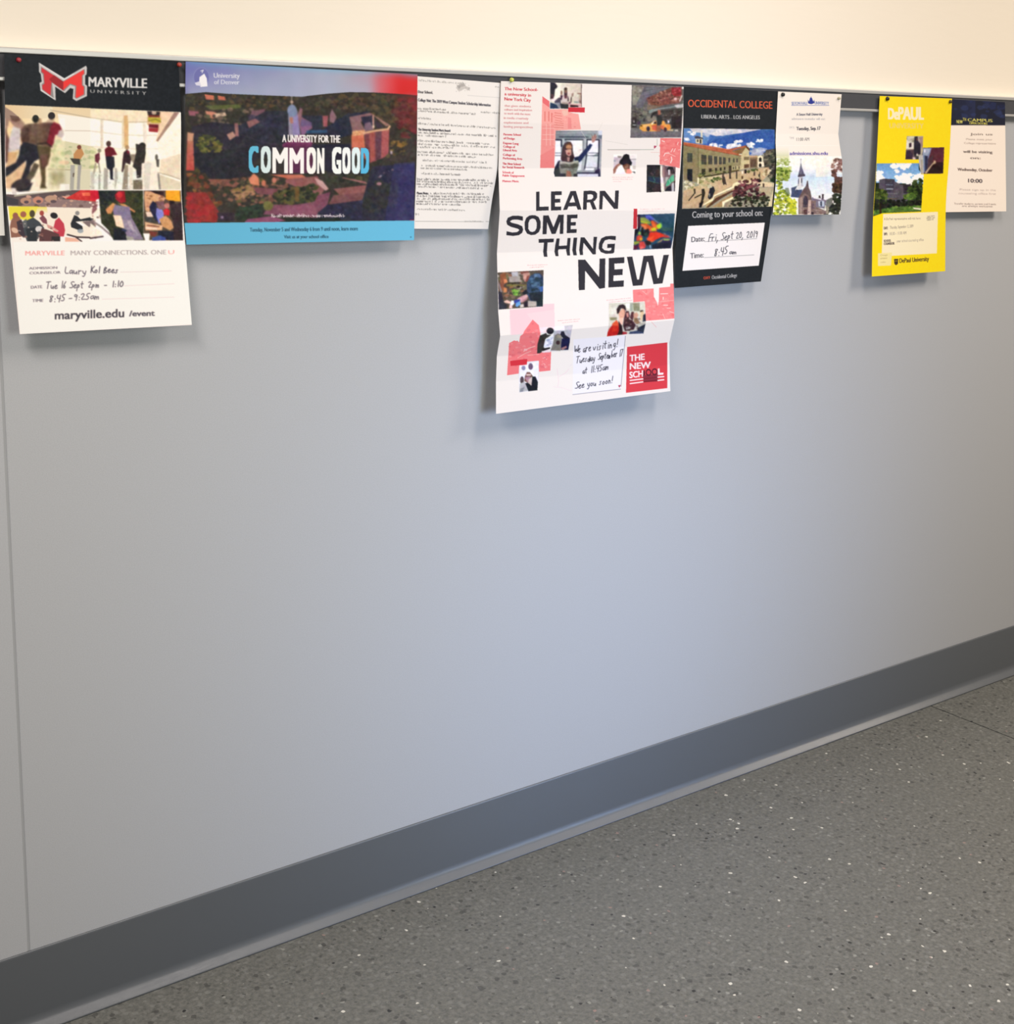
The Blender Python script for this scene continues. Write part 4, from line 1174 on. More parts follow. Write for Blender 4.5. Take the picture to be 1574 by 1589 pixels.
p 3a4a40 480,820 580,780 620,900 500,900
p 9ca048 170,1080 350,1070 340,1130 180,1190
p d0524c 360,1080 480,1080 540,1200 520,1280 360,1320 320,1200
p f07a6c 350,1240 450,1230 500,1280 380,1320
p 5c2038 150,1200 320,1190 280,1330 160,1330
p d8a0a0 140,1240 180,1240 160,1300
p 2c2022 500,1060 680,1060 700,1180 560,1200
p e07040 660,1080 840,1030 740,1100
p 3a5060 560,1200 660,1190 700,1310 560,1310
p b8c8e0 650,1180 690,1180 700,1290 670,1280
n .035 20 280,250 1430,215 1310,1290 150,1340
b 14 280,250 1428,218 1400,900 1310,1285 150,1335 200,700
c
p c92f38 170,75 280,75 270,690 155,690
# headline
v 775 280 7.87
p 2e2c33 450,138 492,136 492,322 604,318 604,366 450,372
p 2e2c33 632,134 762,132 762,178 682,180 682,226 744,224 744,270 680,272 680,320 756,318 756,364 630,368
p 2e2c33 870,130 936,128 1004,356 958,358 940,314 846,318 828,358 778,362
p f3ebe4 900,178 926,268 856,270
p 2e2c33 1030,128 1120,124 1170,132 1196,160 1196,208 1170,246 1150,256 1190,354 1142,356 1108,268 1070,270 1068,356 1022,358
p f3ebe4 1078,172 1120,168 1146,180 1148,210 1126,232 1076,236
p 2e2c33 1228,128 1290,126 1410,276 1416,124 1462,122 1450,346 1402,348 1268,182 1258,352 1220,354
p 2e2c33 288,440 288,492 220,478 160,480 130,500 150,516 230,536 280,560 292,600 280,640 240,668 170,678 86,668 90,620 160,636 220,630 246,606 226,590 140,566 96,540 86,500 104,456 160,432 230,430
p 2e2c33 400,424 440,426 480,446 504,500 504,580 484,630 440,662 390,668 340,650 312,600 310,510 330,456 366,430
p f1eae4 400,466 372,480 356,520 354,590 374,622 404,630 436,618 456,580 458,520 444,480 424,468
p 2e2c33 536,428 602,426 662,572 722,420 788,418 782,652 738,654 744,500 688,652 640,654 584,510 578,656 528,658
p 2e2c33 828,420 956,416 954,462 876,464 874,510 936,508 934,550 874,552 872,596 946,594 944,640 824,644
p 2e2c33 480,716 668,710 664,754 590,758 582,870 588,932 546,934 536,872 546,760 482,762
p 2e2c33 700,710 738,708 728,800 826,794 834,704 872,702 860,850 866,916 830,918 816,852 820,838 724,842 718,862 724,924 688,926 674,870 684,790
p 2e2c33 908,700 952,698 938,850 948,914 906,916 892,852
p 2e2c33 994,696 1040,694 1146,836 1152,690 1196,688 1180,840 1180,902 1142,904 1030,760 1020,850 1024,910 986,912 976,850
p 2e2c33 1424,680 1422,730 1340,718 1290,732 1262,780 1258,826 1284,852 1340,860 1366,850 1372,822 1318,826 1322,776 1414,772 1404,880 1384,892 1300,896 1240,874 1214,830 1218,770 1246,708 1300,682 1370,676
v 880 380 9.259
p 2e2c33 160,214 262,212 462,462 470,198 552,194 548,618 468,632 262,370 258,646 170,652
p 2e2c33 602,190 826,176 824,262 682,270 684,354 802,346 800,432 670,440 668,520 818,510 816,600 596,612
p 2e2c33 862,172 940,168 1010,498 1036,498 1100,160 1240,152 1304,478 1318,478 1388,146 1466,142 1374,552 1244,566 1166,244 1152,244 1084,580 948,590
# lower pictures
v 765 405 13.24
t d9606a:.8 16 715,96 1120,80 1|Planting with neighbours in
t d9606a:.8 16 760,142 1045,124 1|a shared garden
c 95,235 1046,185 1031,935 120,1000
p 5c5248 95,235 1045,185 1030,935 120,1000
k 120 16,60 7a6a5c/8c6a50/5a5040/a09488/4a4238/6f6c50 100,240 700,210 700,500 600,700 400,760 120,760
p b7b4b8 380,230 520,220 520,320 400,330
p a49a94 330,320 560,310 560,430 340,440
p 8c5a44 150,270 260,240 300,440 230,480 210,640 150,500
p d28a64 220,370 290,380 300,440 230,460
p c8885c 230,540 290,560 290,640 220,650
l 7c7444 26 290,500 680,500
l 3a322a 20 300,460 560,450
e 342822 525,530 40,26
p 7ea04a 390,600 450,570 500,600 520,680 480,720 420,690
k 30 8,30 5c8a3c/8fb85a/4a6a38 390,580 560,580 560,720 430,720
p b58a80 620,250 700,220 760,240 760,330 720,420 660,430 620,360
p 7a4c44 560,215 740,200 740,240 640,250 590,290
p c89a8c 650,300 690,290 700,360 640,380
p 8a5048 700,310 760,290 720,420 670,430
p 3a4c64 760,310 860,255 960,250 1040,330 1040,500 980,560 1030,620 1030,940 900,940 760,800 700,680 700,450
k 40 16,60 4c607c/2f4054/5c7490:.7/2a3a44 780,300 1020,300 1000,560 760,660
p 6a84a4:.7 840,270 960,260 990,340 860,330
p 29343c 740,660 1030,620 1030,940 900,930 780,800
p 4a6aa0 950,540 1040,510 1035,620 980,640
p 2a2c38 600,650 680,590 740,660 640,700
p c8a0a0 520,760 690,680 730,720 600,850 560,860 500,790
p b38a88 580,830 730,740 700,790 600,860
p 3c4a94 440,800 560,790 560,840 500,880 440,860
p 6fa0d0 480,860 560,820 570,890 500,950 460,920
p e6eef0 380,810 430,810 440,880 400,920 360,960 340,930
p eecac4 350,900 400,900 400,980 330,970
p 6d5850 100,390 150,480 190,640 220,840 290,990 120,1000
p 35333e 100,620 180,640 230,860 290,900 280,985 120,1000
p 8f8488 100,420 140,470 190,640 160,640
p e0b8ac 220,830 290,800 380,840 350,880 260,860
p 2b2830 640,850 720,820 720,940 640,945
p cfc6bc 560,900 630,880 640,945 560,960
p b3aaa0 720,820 900,830 900,930 720,940
n .04 14 95,235 1045,185 1030,935 120,1000
b 8 100,238 1043,190 1030,930 120,995
c
v 780 490 12.71
p fbd9dc 140,0 1030,-60 1030,330 1000,330 740,340 400,360 160,380
p fcdadc -50,0 1,1 2,0
v 765 405 13.24
p fccfd2 345,1005 1030,940 1045,885 1262,875 1265,1440 380,1510
p fdd9d8:.7 700,1080 1262,1000 1262,1440 960,1460
v 780 490 12.71
p f47c7e 595,75 715,185 745,330 740,720 960,710 945,1080 715,1105 720,890 490,905 330,980 320,1140 90,1175 130,540 230,485 330,520 350,400 405,360 430,300
k 130 14,50 f08488:.7/e86a70:.7/f59a98:.7/dd6670:.5 140,560 380,420 590,120 720,300 730,720 950,740 930,1060 740,1080 720,890 300,880 300,1100 100,1150
l f9b8b0 18 420,700 520,640 640,600
l f9b8b0 12 300,830 450,740 560,700
l f9b8b0 10 500,780 720,760
p f7b4b4 420,650 500,650 480,690 420,690
k 10 6,16 fcc0bc 780,780 900,780 900,1050 780,1050
p d8323f 150,890 490,850 480,965 160,990
# two readers
p b9b7bf 1010,260 1380,190 1300,680 940,700 1000,480
p e9e2e8 1010,220 1220,200 1230,290 1020,290
p c8c4c8 1220,200 1390,180 1370,280 1230,290
e 2f2b33 940,300 72,66
p 3e3c3a 740,390 860,340 900,400 840,470 820,640 940,620 940,650 820,690 740,740 680,740 690,560
p 4a4a48 860,370 960,380 880,440
p 2c2a2c 780,650 930,625 940,645 800,690
p e3e4ec 840,470 1010,390 980,560 940,620 810,620
k 30 10,30 f0f0f6/c4c8d8/a8b0c8 860,460 1000,400 960,580 840,600
p f0d8d8 770,700 940,670 940,720 780,730
p 84807a 1030,380 1100,350 1180,380 1160,520 1140,690 950,680 1000,560
p 9a9484 1080,380 1160,380 1160,440 1060,440
e 4c3a3c 1095,530 40,42
p 2c2c3c 1140,370 1160,310 1210,305 1240,380 1330,440 1330,520 1300,670 1150,670 1160,520 1200,450
p 26284c 1170,450 1330,450 1290,670 1150,660
p a07c7c 1150,640 1260,590 1270,630 1180,680
b 6 690,230 1385,195 1300,690 680,735
# laughing person card
p e9e6ea 340,985 480,960 490,905 715,885 720,1110 690,1470 330,1515 320,1140
e 8f8aa4 415,1030 40,44
e 6f6078 555,1000 46,66
e 5c4c50 385,1270 38,75
p 7c5c54 440,1200 480,1110 540,1110 600,1190 570,1260 520,1330 430,1290
p e0c4b8 470,1150 560,1150 560,1180 470,1180
p a8808c 440,1220 540,1190 580,1240 500,1320
p c8b8b0 520,1250 590,1200 600,1280 560,1370 500,1330
p 23262f 590,1200 650,1200 700,1310 690,1470 510,1490 450,1330 500,1320 570,1380
p b8b4b8 340,1340 440,1300 500,1480 330,1510
p 8c8a90 350,1440 440,1400 400,1500 340,1505
b 6 340,985 715,890 690,1465 330,1510
t d9606a:.8 16 1090,106 1525,70 1|Students share their ideas and
t d9606a:.8 16 1175,148 1500,112 1|work across schools
# faint map lines
l f3c8d4:.8 7 1080,1050 1110,1300 1090,1400
l f3c8d4:.8 7 1120,1200 1250,1120 1310,1050
l f3d4dc:.8 7 1000,1400 1180,1420 1350,1480
l e3d4e0:.8 6 1320,1000 1370,950
# family picture and coral map
v 935 440 13.117
t d9606a:.8 16 85,350 575,300 1|Cooking a shared dinner at the
t d9606a:.8 16 130,386 615,345 1|residence after a day of class
p f58584 620,128 1045,100 1048,270 1110,380 1130,455 1150,380 1158,85 1380,65 1385,0 1455,0 1475,740 1480,710 890,760 860,360 630,380
k 130 14,50 f79290:.7/ee7474:.6/fa9e98:.6 630,140 1040,120 1110,400 1450,80 1460,700 900,740 870,380
l fbb8b0 10 820,150 900,220
l fbb8b0 10 1180,370 1450,345
l fbd0c8 18 1190,210 1330,205
l fbd0c8 22 1240,280 1240,320
l fbd0c8 18 1250,440 1330,440
l fbd0c8 14 1320,500 1390,500
l fbd0c8 12 1370,570 1460,600
l fbb8b0 12 1230,620 1280,720
l f7b0ac 8 1000,780 1100,890
c 130,400 872,370 892,760 840,1022 500,1032 90,1084 130,840
p cfcabc 130,400 870,370 890,760 840,1020 500,1030 90,1080 130,840
p dcd8c8 140,480 300,500 300,640 130,620
p 8f8a6c 150,690 300,690 290,740 160,750
p 9fa39a 560,400 620,395 620,560 560,560
p 8f8c74 620,400 760,390 760,560 640,560
p e9e6de 470,410 560,400 560,520 480,480
p 3a2a30 290,520 340,440 420,420 470,460 490,560 440,520 380,500 340,600 300,620
p d9a890 360,560 420,500 460,560 460,660 420,710 350,700 330,620
p a86a5c 440,520 470,560 450,620
p e8b8a4 330,700 420,700 410,840 370,820
p 4c3036 480,560 540,560 560,660 540,720 620,760 680,840 640,940 460,970 420,860 440,700
p c08a7c 480,600 530,590 540,680 500,690
p 5a3a40 590,580 640,570 640,660 620,760 560,700
p c89a84 630,620 700,580 740,640 700,700 640,720
p 8a6c50 640,700 720,700 760,800 700,830 640,780
p d9bc98 770,560 830,560 850,610 820,680 800,760 770,740
p 2c2c3c 830,640 880,610 890,760 820,780
p 3a2c28 770,550 830,540 830,560 770,580
p 2f3448 720,900 880,820 840,1010 700,1000
p b8b0ac 480,880 600,880 560,920 480,940
p a8a098 760,830 890,780 880,800 760,850
l c0b8b0 10 690,840 690,980
p 46506c 560,980 700,960 840,990 840,1020 540,1030
p d05a3c 200,820 290,740 340,820 330,880 200,860
p bc2f2c 140,920 200,850 340,870 370,960 300,1050 90,1080 100,1000
p d0402f 210,860 330,860 300,960 200,980
p 3a2428 330,760 400,860 420,1040 300,1050 340,960
p a83038 420,980 500,990 500,1030 400,1045
k 40 8,26 5c4040:.6/2c2830:.6/a08878:.5 440,700 840,700 820,960 460,960
n .035 14 130,400 870,370 890,760 840,1020 90,1080
b 7 135,400 868,372 888,760 838,1018 92,1078 132,840
c
# hand-written invitation
v 750 370 4.919
p f3eef2 690,770 1086,740 1050,1150 684,1192
l 8c8894 4 1086,745 1052,1130
l 8c8894 4 684,1192 1050,1150
p b03050 1030,1122 1052,1118 1040,1140
w 35333e 60 694,878 822,862 5|We are
w 35333e 60 836,860 1030,824 5|visiting!
w 35333e 52 708,952 854,934 5|Tuesday
w 35333e 52 876,930 1062,896 5|September 17
w 35333e 46 756,1034 796,1028 5|at
w 35333e 50 818,1028 966,998 5|11:45am
w 35333e 52 702,1148 990,1104 5|See you soon!
# school plate
v 960 520 15.89
p d93a45 212,292 1205,180 1205,1308 185,1425
g d43a44:.6 e0434c:.6 212,292 1205,180 1205,1308 185,1425
t fbe6e4 150 280,646 640,606 22|THE
t fbe6e4 150 284,846 790,806 22|NEW
t fbe6e4 150 276,1062 600,1020 20|SCH
p 5a1c2c 615,880 650,860 655,1000 615,1010
p 8a2c3c 600,990 970,960 970,1140 620,1165
e 5a1c2c 742,920 72,88
e d6404a 742,920 44,52
e 5a1c2c 892,905 72,88
e d6404a 892,905 44,52
l 7a1c2a 22 625,1080 965,1040
l 7a1c2a 30 625,1150 965,1112
p fbe6e4 970,825 1015,820 1018,930 1110,925 1108,975 972,985
l fbe6e4 30 290,1118 600,1080
l fbe6e4 30 290,1196 600,1154
l fbe6e4 30 975,1038 1118,1022
l fbe6e4 30 975,1118 1118,1100
'''
OC = '''
v 1040 120 4.675
p 24282c -100,0 1400,0 1400,1700 -100,1700
n .012 10 -100,0 1400,0 1400,1700 -100,1700
t e0603f 52 132,214 742,228 3|OCCIDENTAL COLLEGE
t b5b4b4 27 228,298 430,302 2|LIBERAL ARTS
t 8d8c8c 12 436,302 452,302 1|in
t b5b4b4 27 462,302 652,304 2|LOS ANGELES
v 1055 190 9.8375
c 60,86 1450,105 1482,930 1422,1286 35,1322
p 9a9684 50,85 1450,105 1480,930 1420,1285 30,1320
g 5476a8 3c60a8 60,88 1450,105 1470,480 1000,500 600,400 60,300
g 6084b4 7ea0c8:.5 60,90 500,95 420,330 60,300
p 3b5a9c:.7 560,250 1100,130 1440,110 1440,300 900,300 620,360 450,320
p c9c6cc 150,90 1250,105 960,160 560,210 380,160 200,150
k 50 16,60 d8d4d6:.5/aeb4c8:.5/e4e0de:.4 340,100 1100,110 700,190 420,190
k 20 12,34 eeeae8/d9d9de 120,140 260,150 260,190 140,180
k 14 12,30 e8e6e6/c9ccd6 70,230 140,240 140,270 70,270
k 44 14,40 f0eeec/dcdce2/c4c8d6:.7 450,350 520,310 620,380 700,410 600,400 470,370
k 70 14,44 f2f0ee/dcdce2/b8bed0:.7 720,350 860,310 960,330 920,360 740,400
k 26 12,34 f4f2f0/dcdce2 840,280 950,260 950,300 850,310
k 40 12,36 f0eeec/ccd0dc 1020,320 1120,300 1110,390 1060,380
k 18 10,30 f2f0ee/ccd2e0 1180,265 1260,265 1250,295 1180,295
k 10 8,20 dcdce2:.8 600,340 650,345 640,360 600,355
k 70 16,50 b8bccc:.7/a0a6bc:.7/d0d2da:.6 1070,440 1200,400 1300,380 1280,480 1120,500
p 5c5850 1290,500 1320,420 1460,400 1470,900 1390,900 1300,700 1280,560
k 120 10,34 4a4842/6c675c/3c3a36/837c6c 1290,450 1460,420 1465,860 1380,880 1290,660
# hill-side arcade
p c9a884 1070,510 1190,510 1190,530 1070,530
p 8d7c62 1070,530 1190,530 1190,690 1070,700
p 5c4c40:.8 1080,560 1170,560 1170,680 1080,680
p ede0c4 1190,520 1230,500 1270,520 1270,600 1290,620 1290,670 1190,690
p 2c2a28 1210,550 1235,530 1252,550 1252,600 1212,600
p 2c2a28 1210,640 1230,620 1250,640 1248,680 1212,680
# main building
p 958b6a 50,340 400,400 950,500 960,700 880,740 300,840 280,920 60,880
p 8a8062 50,340 280,380 280,900 60,880
p 3a4046 240,230 265,210 350,230 350,250 240,245
p d0c4a4 240,250 350,250 350,330 245,315
p 3a3630 265,260 285,260 285,300 265,298
p 3a3630 305,258 330,258 330,320 305,318
p d4ccb8 320,120 350,120 350,230 322,225
p 4a4a50 230,215 270,205 360,240 360,255 230,240
p b0684c 60,300 420,350 760,410 950,490 940,510 400,410 60,345
l 8a5840 8 60,345 400,412 940,512
l d08a6c 8 80,305 420,356 740,412
p b0684c 740,410 1010,350 1040,380 900,400 780,440
p 8a6a4c 790,440 1000,380 990,470 900,480 830,460
p 6a4438 1010,345 1070,400 1070,440 1010,380
p cbbd94 940,490 1010,380 1060,430 1070,690 930,720
p a89870 980,520 1060,520 1060,580 980,580
l 4a4034 10 985,540 1055,535
l 4a4034 10 985,560 1055,557
p 6a5640 985,640 1060,635 1060,690 985,700
p dfd2ac 910,480 950,480 950,500 900,500
p 50504a 115,465 195,470 195,610 115,605
p 50504a 330,490 410,500 410,645 330,640
p 50504a 435,500 500,508 500,640 435,640
p 50504a 525,515 575,520 575,640 525,640
p 50504a 600,525 645,530 645,640 600,640
p 50504a 660,530 705,535 705,635 660,640
p 4c4840 745,540 770,540 770,610 745,612
p 4c4840 815,548 840,548 840,610 815,612
p 4c4840 865,552 885,552 885,608 865,610
l 7c7256 6 330,560 410,565
l bdb085 6 420,495 420,640
l bdb085 6 512,505 512,640
l bdb085 6 588,515 588,640
l bdb085 6 650,525 650,640
l 5c5440 7 285,380 285,830
p 2c3034 115,710 195,710 195,900 150,900 115,860
p 3c3830 335,710 395,705 395,790 335,795
p 3c3830 445,700 490,700 490,750 445,760
p 3c3830 540,695 570,692 570,745 540,750
p 3c3830 612,690 640,688 640,735 612,740
p 3c3830 675,682 698,682 698,720 675,726
p 4a3c30 750,660 790,655 790,780 750,790
p b8ac84 800,670 930,660 930,720 800,730
p 3a342c 815,680 830,680 830,715 815,718
p 3a342c 850,670 862,670 862,715 850,718
p 3a342c 900,670 912,670 912,710 900,712
# terrace
p c4ab88 300,860 760,780 960,740 1280,690 1360,680 1380,760 1260,900 960,880 820,960 500,1120 480,1200 340,1290 40,1310 60,1040 300,960
g b8a080:.0 b89c80:.9 60,980 480,1000 480,1150 300,1310 40,1310
p d4c29c 300,870 640,800 640,830 300,900
l 5c5030 20 300,830 500,810 900,730
l 3c3828 12 300,850 520,800 760,765
k 60 10,26 6a7044/4c5434/8a8a5c 290,760 500,740 760,720 720,760 320,820
k 50 10,26 5c6a3c/7a8450/454c30 460,860 620,830 640,870 500,920
k 50 10,34 c4bca0/a8a078/8a8a60/d8d0b8 70,900 220,930 220,1000 100,1020
k 50 10,34 9a9468/7c7a4c/b8ac84 230,800 300,800 480,900 440,980 330,960
p e8dcb8 270,840 300,850 290,940 270,940
k 30 10,30 b8a88c/d4c6a4/8c7c60 1280,720 1380,680 1370,800 1280,860
k 30 8,26 566038/6c7448 1010,750 1180,700 1200,730 1040,770
p 2e3a2c 1390,860 1480,800 1480,930 1380,900
p dccaa8 820,960 980,870 1100,880 1470,930 1475,990 1230,980 900,960 840,1000
p efe0b8 330,1270 500,1160 520,1110 800,980 820,930 980,870 985,890 840,960 830,1000 530,1130 510,1190 400,1250
p b89c74 400,1250 520,1190 540,1140 830,1010 860,1030 600,1160 400,1300
p 5c4436 560,1150 790,1040 840,1040 620,1170 440,1300 400,1300
p a88c68 500,1290 640,1190 830,1080 820,1130 690,1200 640,1290
p f0e2bc 650,1210 820,1130 820,1160 690,1230 670,1290 650,1290
p 9a8c74 700,1230 820,1160 800,1290 680,1290
p b8ac90 1200,990 1470,1000 1440,1100 1400,1140 1300,1090 1200,1040
p e4d4ae 1430,1020 1475,1000 1420,1285 1340,1285
k 170 14,40 4a3034/5c3a3c/6e4448/38282c/7c5054:.8 900,900 1080,870 1150,850 1230,900 1200,1010 1300,1080 1330,1170 820,1130 830,1060
k 120 12,34 34382a/2a2e24/454a34/3c3430 820,1130 1340,1120 1380,1180 1340,1285 740,1285
k 30 10,26 8a5058:.8/a06870:.6 920,930 1200,880 1220,1000 960,1000
l 3c3430 8 1225,760 1225,900
e 4c4440 1215,810 14,26
e e0d0c0:.8 1190,945 10,16
# people
e c8b090 345,985 18,24
p 3a342f 335,1020 375,1010 390,1080 370,1160 350,1220 300,1300 330,1180 340,1100
p 2c2a2a 300,1230 370,1200 330,1300 295,1300
p 4c4438 210,1010 240,1010 245,1090 220,1080
l 3c3630 16 230,1080 140,1190
l 3c3630 16 330,1100 230,1150
p 34343a 470,970 520,980 540,1040 500,1140 460,1180 430,1150 450,1050
p 8c8c88 440,1090 470,1080 460,1160
p c8c0a0 420,980 470,930 500,990 440,1010
p 4a4238 650,800 690,830 700,880 720,960 690,940 670,960 650,900
e 5c4c40 665,800 16,20
p 4c443c 755,700 780,700 785,860 755,860
p 4c443c 860,740 880,740 880,860 862,860
p 5c4434 945,820 970,815 970,860 945,865
p 2c2824 990,720 1020,720 1020,780 990,780
p f4ead0 945,745 970,740 970,780 950,790
p 5c4c44 1130,760 1155,755 1155,810 1130,815
p 4c3c38 1270,930 1295,935 1290,990 1270,985
n .035 12 50,85 1450,105 1470,930 1420,1285 30,1320
b 4 52,88 1448,107 1476,930 1418,1282 34,1316
c
v 1040 120 4.675
t b8b7b8 46 162,1020 672,1004 2|Coming to your school on:
p f6f0ee 132,1078 688,1054 644,1366 90,1404
t 58565c 38 156,1196 250,1188 2|Date:
l 8c8a8c 3 250,1192 630,1170
w 3a3942 56 276,1190 350,1186 4.5|Fri,
w 3a3942 56 370,1184 462,1172 4.5|Sept
w 3a3942 46 476,1172 532,1168 4.5|20,
w 3a3942 48 552,1168 636,1158 4.5|2019
t 58565c 38 148,1314 244,1306 2|Time:
l 8c8a8c 3 250,1308 610,1288
w 3a3942 58 316,1300 420,1284 5|8:45
w 3a3942 34 428,1284 492,1280 5|am
t c8503a 20 244,1466 292,1462 2|OXY
t a8a7a8 26 304,1464 486,1448 2|Occidental College
'''
SH = '''
v 1190 210 11.77
p fbf1e6 0,-1000 1500,-1000 1500,1700 0,1700
v 1040 120 4.675
t 8c96c0 22 882,200 1000,198 2|SETON HALL
t 8c96c0 22 1050,196 1152,200 2|UNIVERSITY
l 6a78b8 3 882,204 1154,204
p 2f3c94 1000,160 1008,176 1016,150 1024,144 1030,150 1040,176 1048,160 1048,186 1030,194 1018,194 1002,188
l 2f3c94 3 1024,140 1024,195
t 6a6a74 18 918,278 1106,276 1.5|A Seton Hall University
t 9a98a0 16 884,308 1126,310 1|admissions counselor will visit
t b8b4b4 15 866,370 902,370 1|DATE
t 3a3944 24 918,384 1062,382 2.5|Tuesday, Sep.
t 3a3944 24 1072,382 1092,380 2|17
t b8b4b4 15 866,448 900,448 1|TIME
t a8a29e 24 918,462 1010,460 2|11:00 AM
v 1190 210 11.77
g fdf6ec:0 c8d8ea:1 150,360 1380,360 1380,760 150,760
g c8d8ea f0efee 150,750 1380,750 1350,1200 110,1200
h f6ece0:.9 dfe2e6:0 900,400 1380,400 1380,760 900,760
t 5a4ea0 62 420,360 1116,358 5|admissions.shu.edu
# yellow-green tree
g f2ecd2:0 c8cf9a:.9 165,200 400,200 410,420 170,420
k 140 14,44 b8c488:.8/9aa860:.8/d0d4a4:.8/86964c:.8 180,420 400,430 430,560 440,640 400,800 330,820 185,800
k 160 12,38 6f8038/8a9a48/a8b458/556428/c0c878:.8 190,600 420,600 420,720 380,830 260,830 190,860
k 300 12,42 a8b43c/c0c848/8a9a38/d0d45c/74843c/6a7438 175,850 260,860 330,1030 420,1120 540,1180 530,1440 120,1450 140,1150
k 60 10,30 d8d83c/c8cc40/b0b838 400,1150 540,1180 520,1400 400,1380
p 5f7250:.7 340,960 400,960 430,1080 340,1080
# right trees
k 130 12,34 8a6a64/a88880/6f5450/c8aca4:.8/9a7c74 1240,420 1390,420 1390,700 1330,620 1260,640 1180,580
k 120 12,34 6a4c48/55403c/7f5c54 1190,640 1260,640 1260,760 1200,740 1210,700
k 120 12,36 5c4440/4a3430/704c44 1250,770 1390,770 1380,880 1260,900
k 160 12,36 4c3a30/3a2c28/5c4838 1210,890 1380,880 1360,1060 1220,1040
k 200 14,44 2f332c/3a3e34/24282a/454a40 1210,1080 1350,1060 1345,1445 1060,1445 1140,1320 1200,1250
# chapel
l 6c6c84 6 626,425 626,500
l 6c6c84 5 612,440 640,440
p 65647a 626,490 650,600 700,735 570,750 600,640
p 7c7888 626,490 640,620 640,700 610,700
p 55505c 570,740 600,710 700,710 705,745 650,755 570,765
p b9b8c0 590,760 660,750 660,900 680,940 560,930 580,840
p 4a4a5c 580,790 592,785 590,880 575,890
p 4a4a5c 630,790 650,785 645,870 630,870
p e0dee0 602,780 625,780 625,930 596,930
p d8d8d8 560,930 690,930 620,980 530,1000
p 4a5570 450,960 540,930 560,920 520,1000 650,990 640,1060 580,1140 440,1125 455,1050
p 3c465e 540,980 580,1010 560,1040
p 6c5c5c 740,830 755,830 770,960 800,1020 830,1180 800,1200 760,1100 700,1060 640,1130 580,1150 660,1000 720,920
p 5c4e56 740,830 755,830 765,940 720,930
p 84706c 640,1100 700,1060 780,1110 820,1190 900,1190 900,1300 1080,1380 1080,1445 580,1445 580,1160
p a08c84 600,1150 660,1120 640,1445 600,1445
p 4c4450 670,1170 700,1100 740,1120 760,1200 750,1310 670,1310
p 5c4444 680,1360 740,1350 740,1450 680,1450
p c8b0a4 760,1180 810,1180 810,1445 750,1445
p 6a5860 820,1250 870,1240 870,1340 820,1340
p 3c3038 815,1400 860,1400 860,1450 815,1450
l b8a09c 9 860,1360 1080,1380
p 7c7484 830,1130 1000,1150 1090,1190 1060,1340 900,1310 900,1190 830,1190
p e8e4ea 850,1090 870,1130 1000,1160 1000,1180 850,1150
p b8c0d0 940,1200 1050,1190 1060,1300 950,1300
p 3c4454 980,1210 1010,1200 1010,1300 985,1290
p 55484c 950,1105 980,1095 990,1145 955,1145
p 4c4044 1010,1075 1045,1075 1040,1165 1010,1160
p 7a7c78 1090,1180 1200,1130 1210,1230 1150,1310 1080,1340
p 9c9484 1090,1300 1140,1300 1130,1440 1080,1440
p e8e0e0 1200,1190 1225,1190 1225,1250 1205,1230
k 60 6,18 9a8880:.6/5c5054:.6/b0a09a:.5 600,1150 1080,1200 1080,1440 600,1440
n .03 12 110,380 1390,380 1350,1450 110,1450
b 4 110,380 1390,380 1350,1450 110,1450
l fff8ee 10 165,185 1320,185
'''
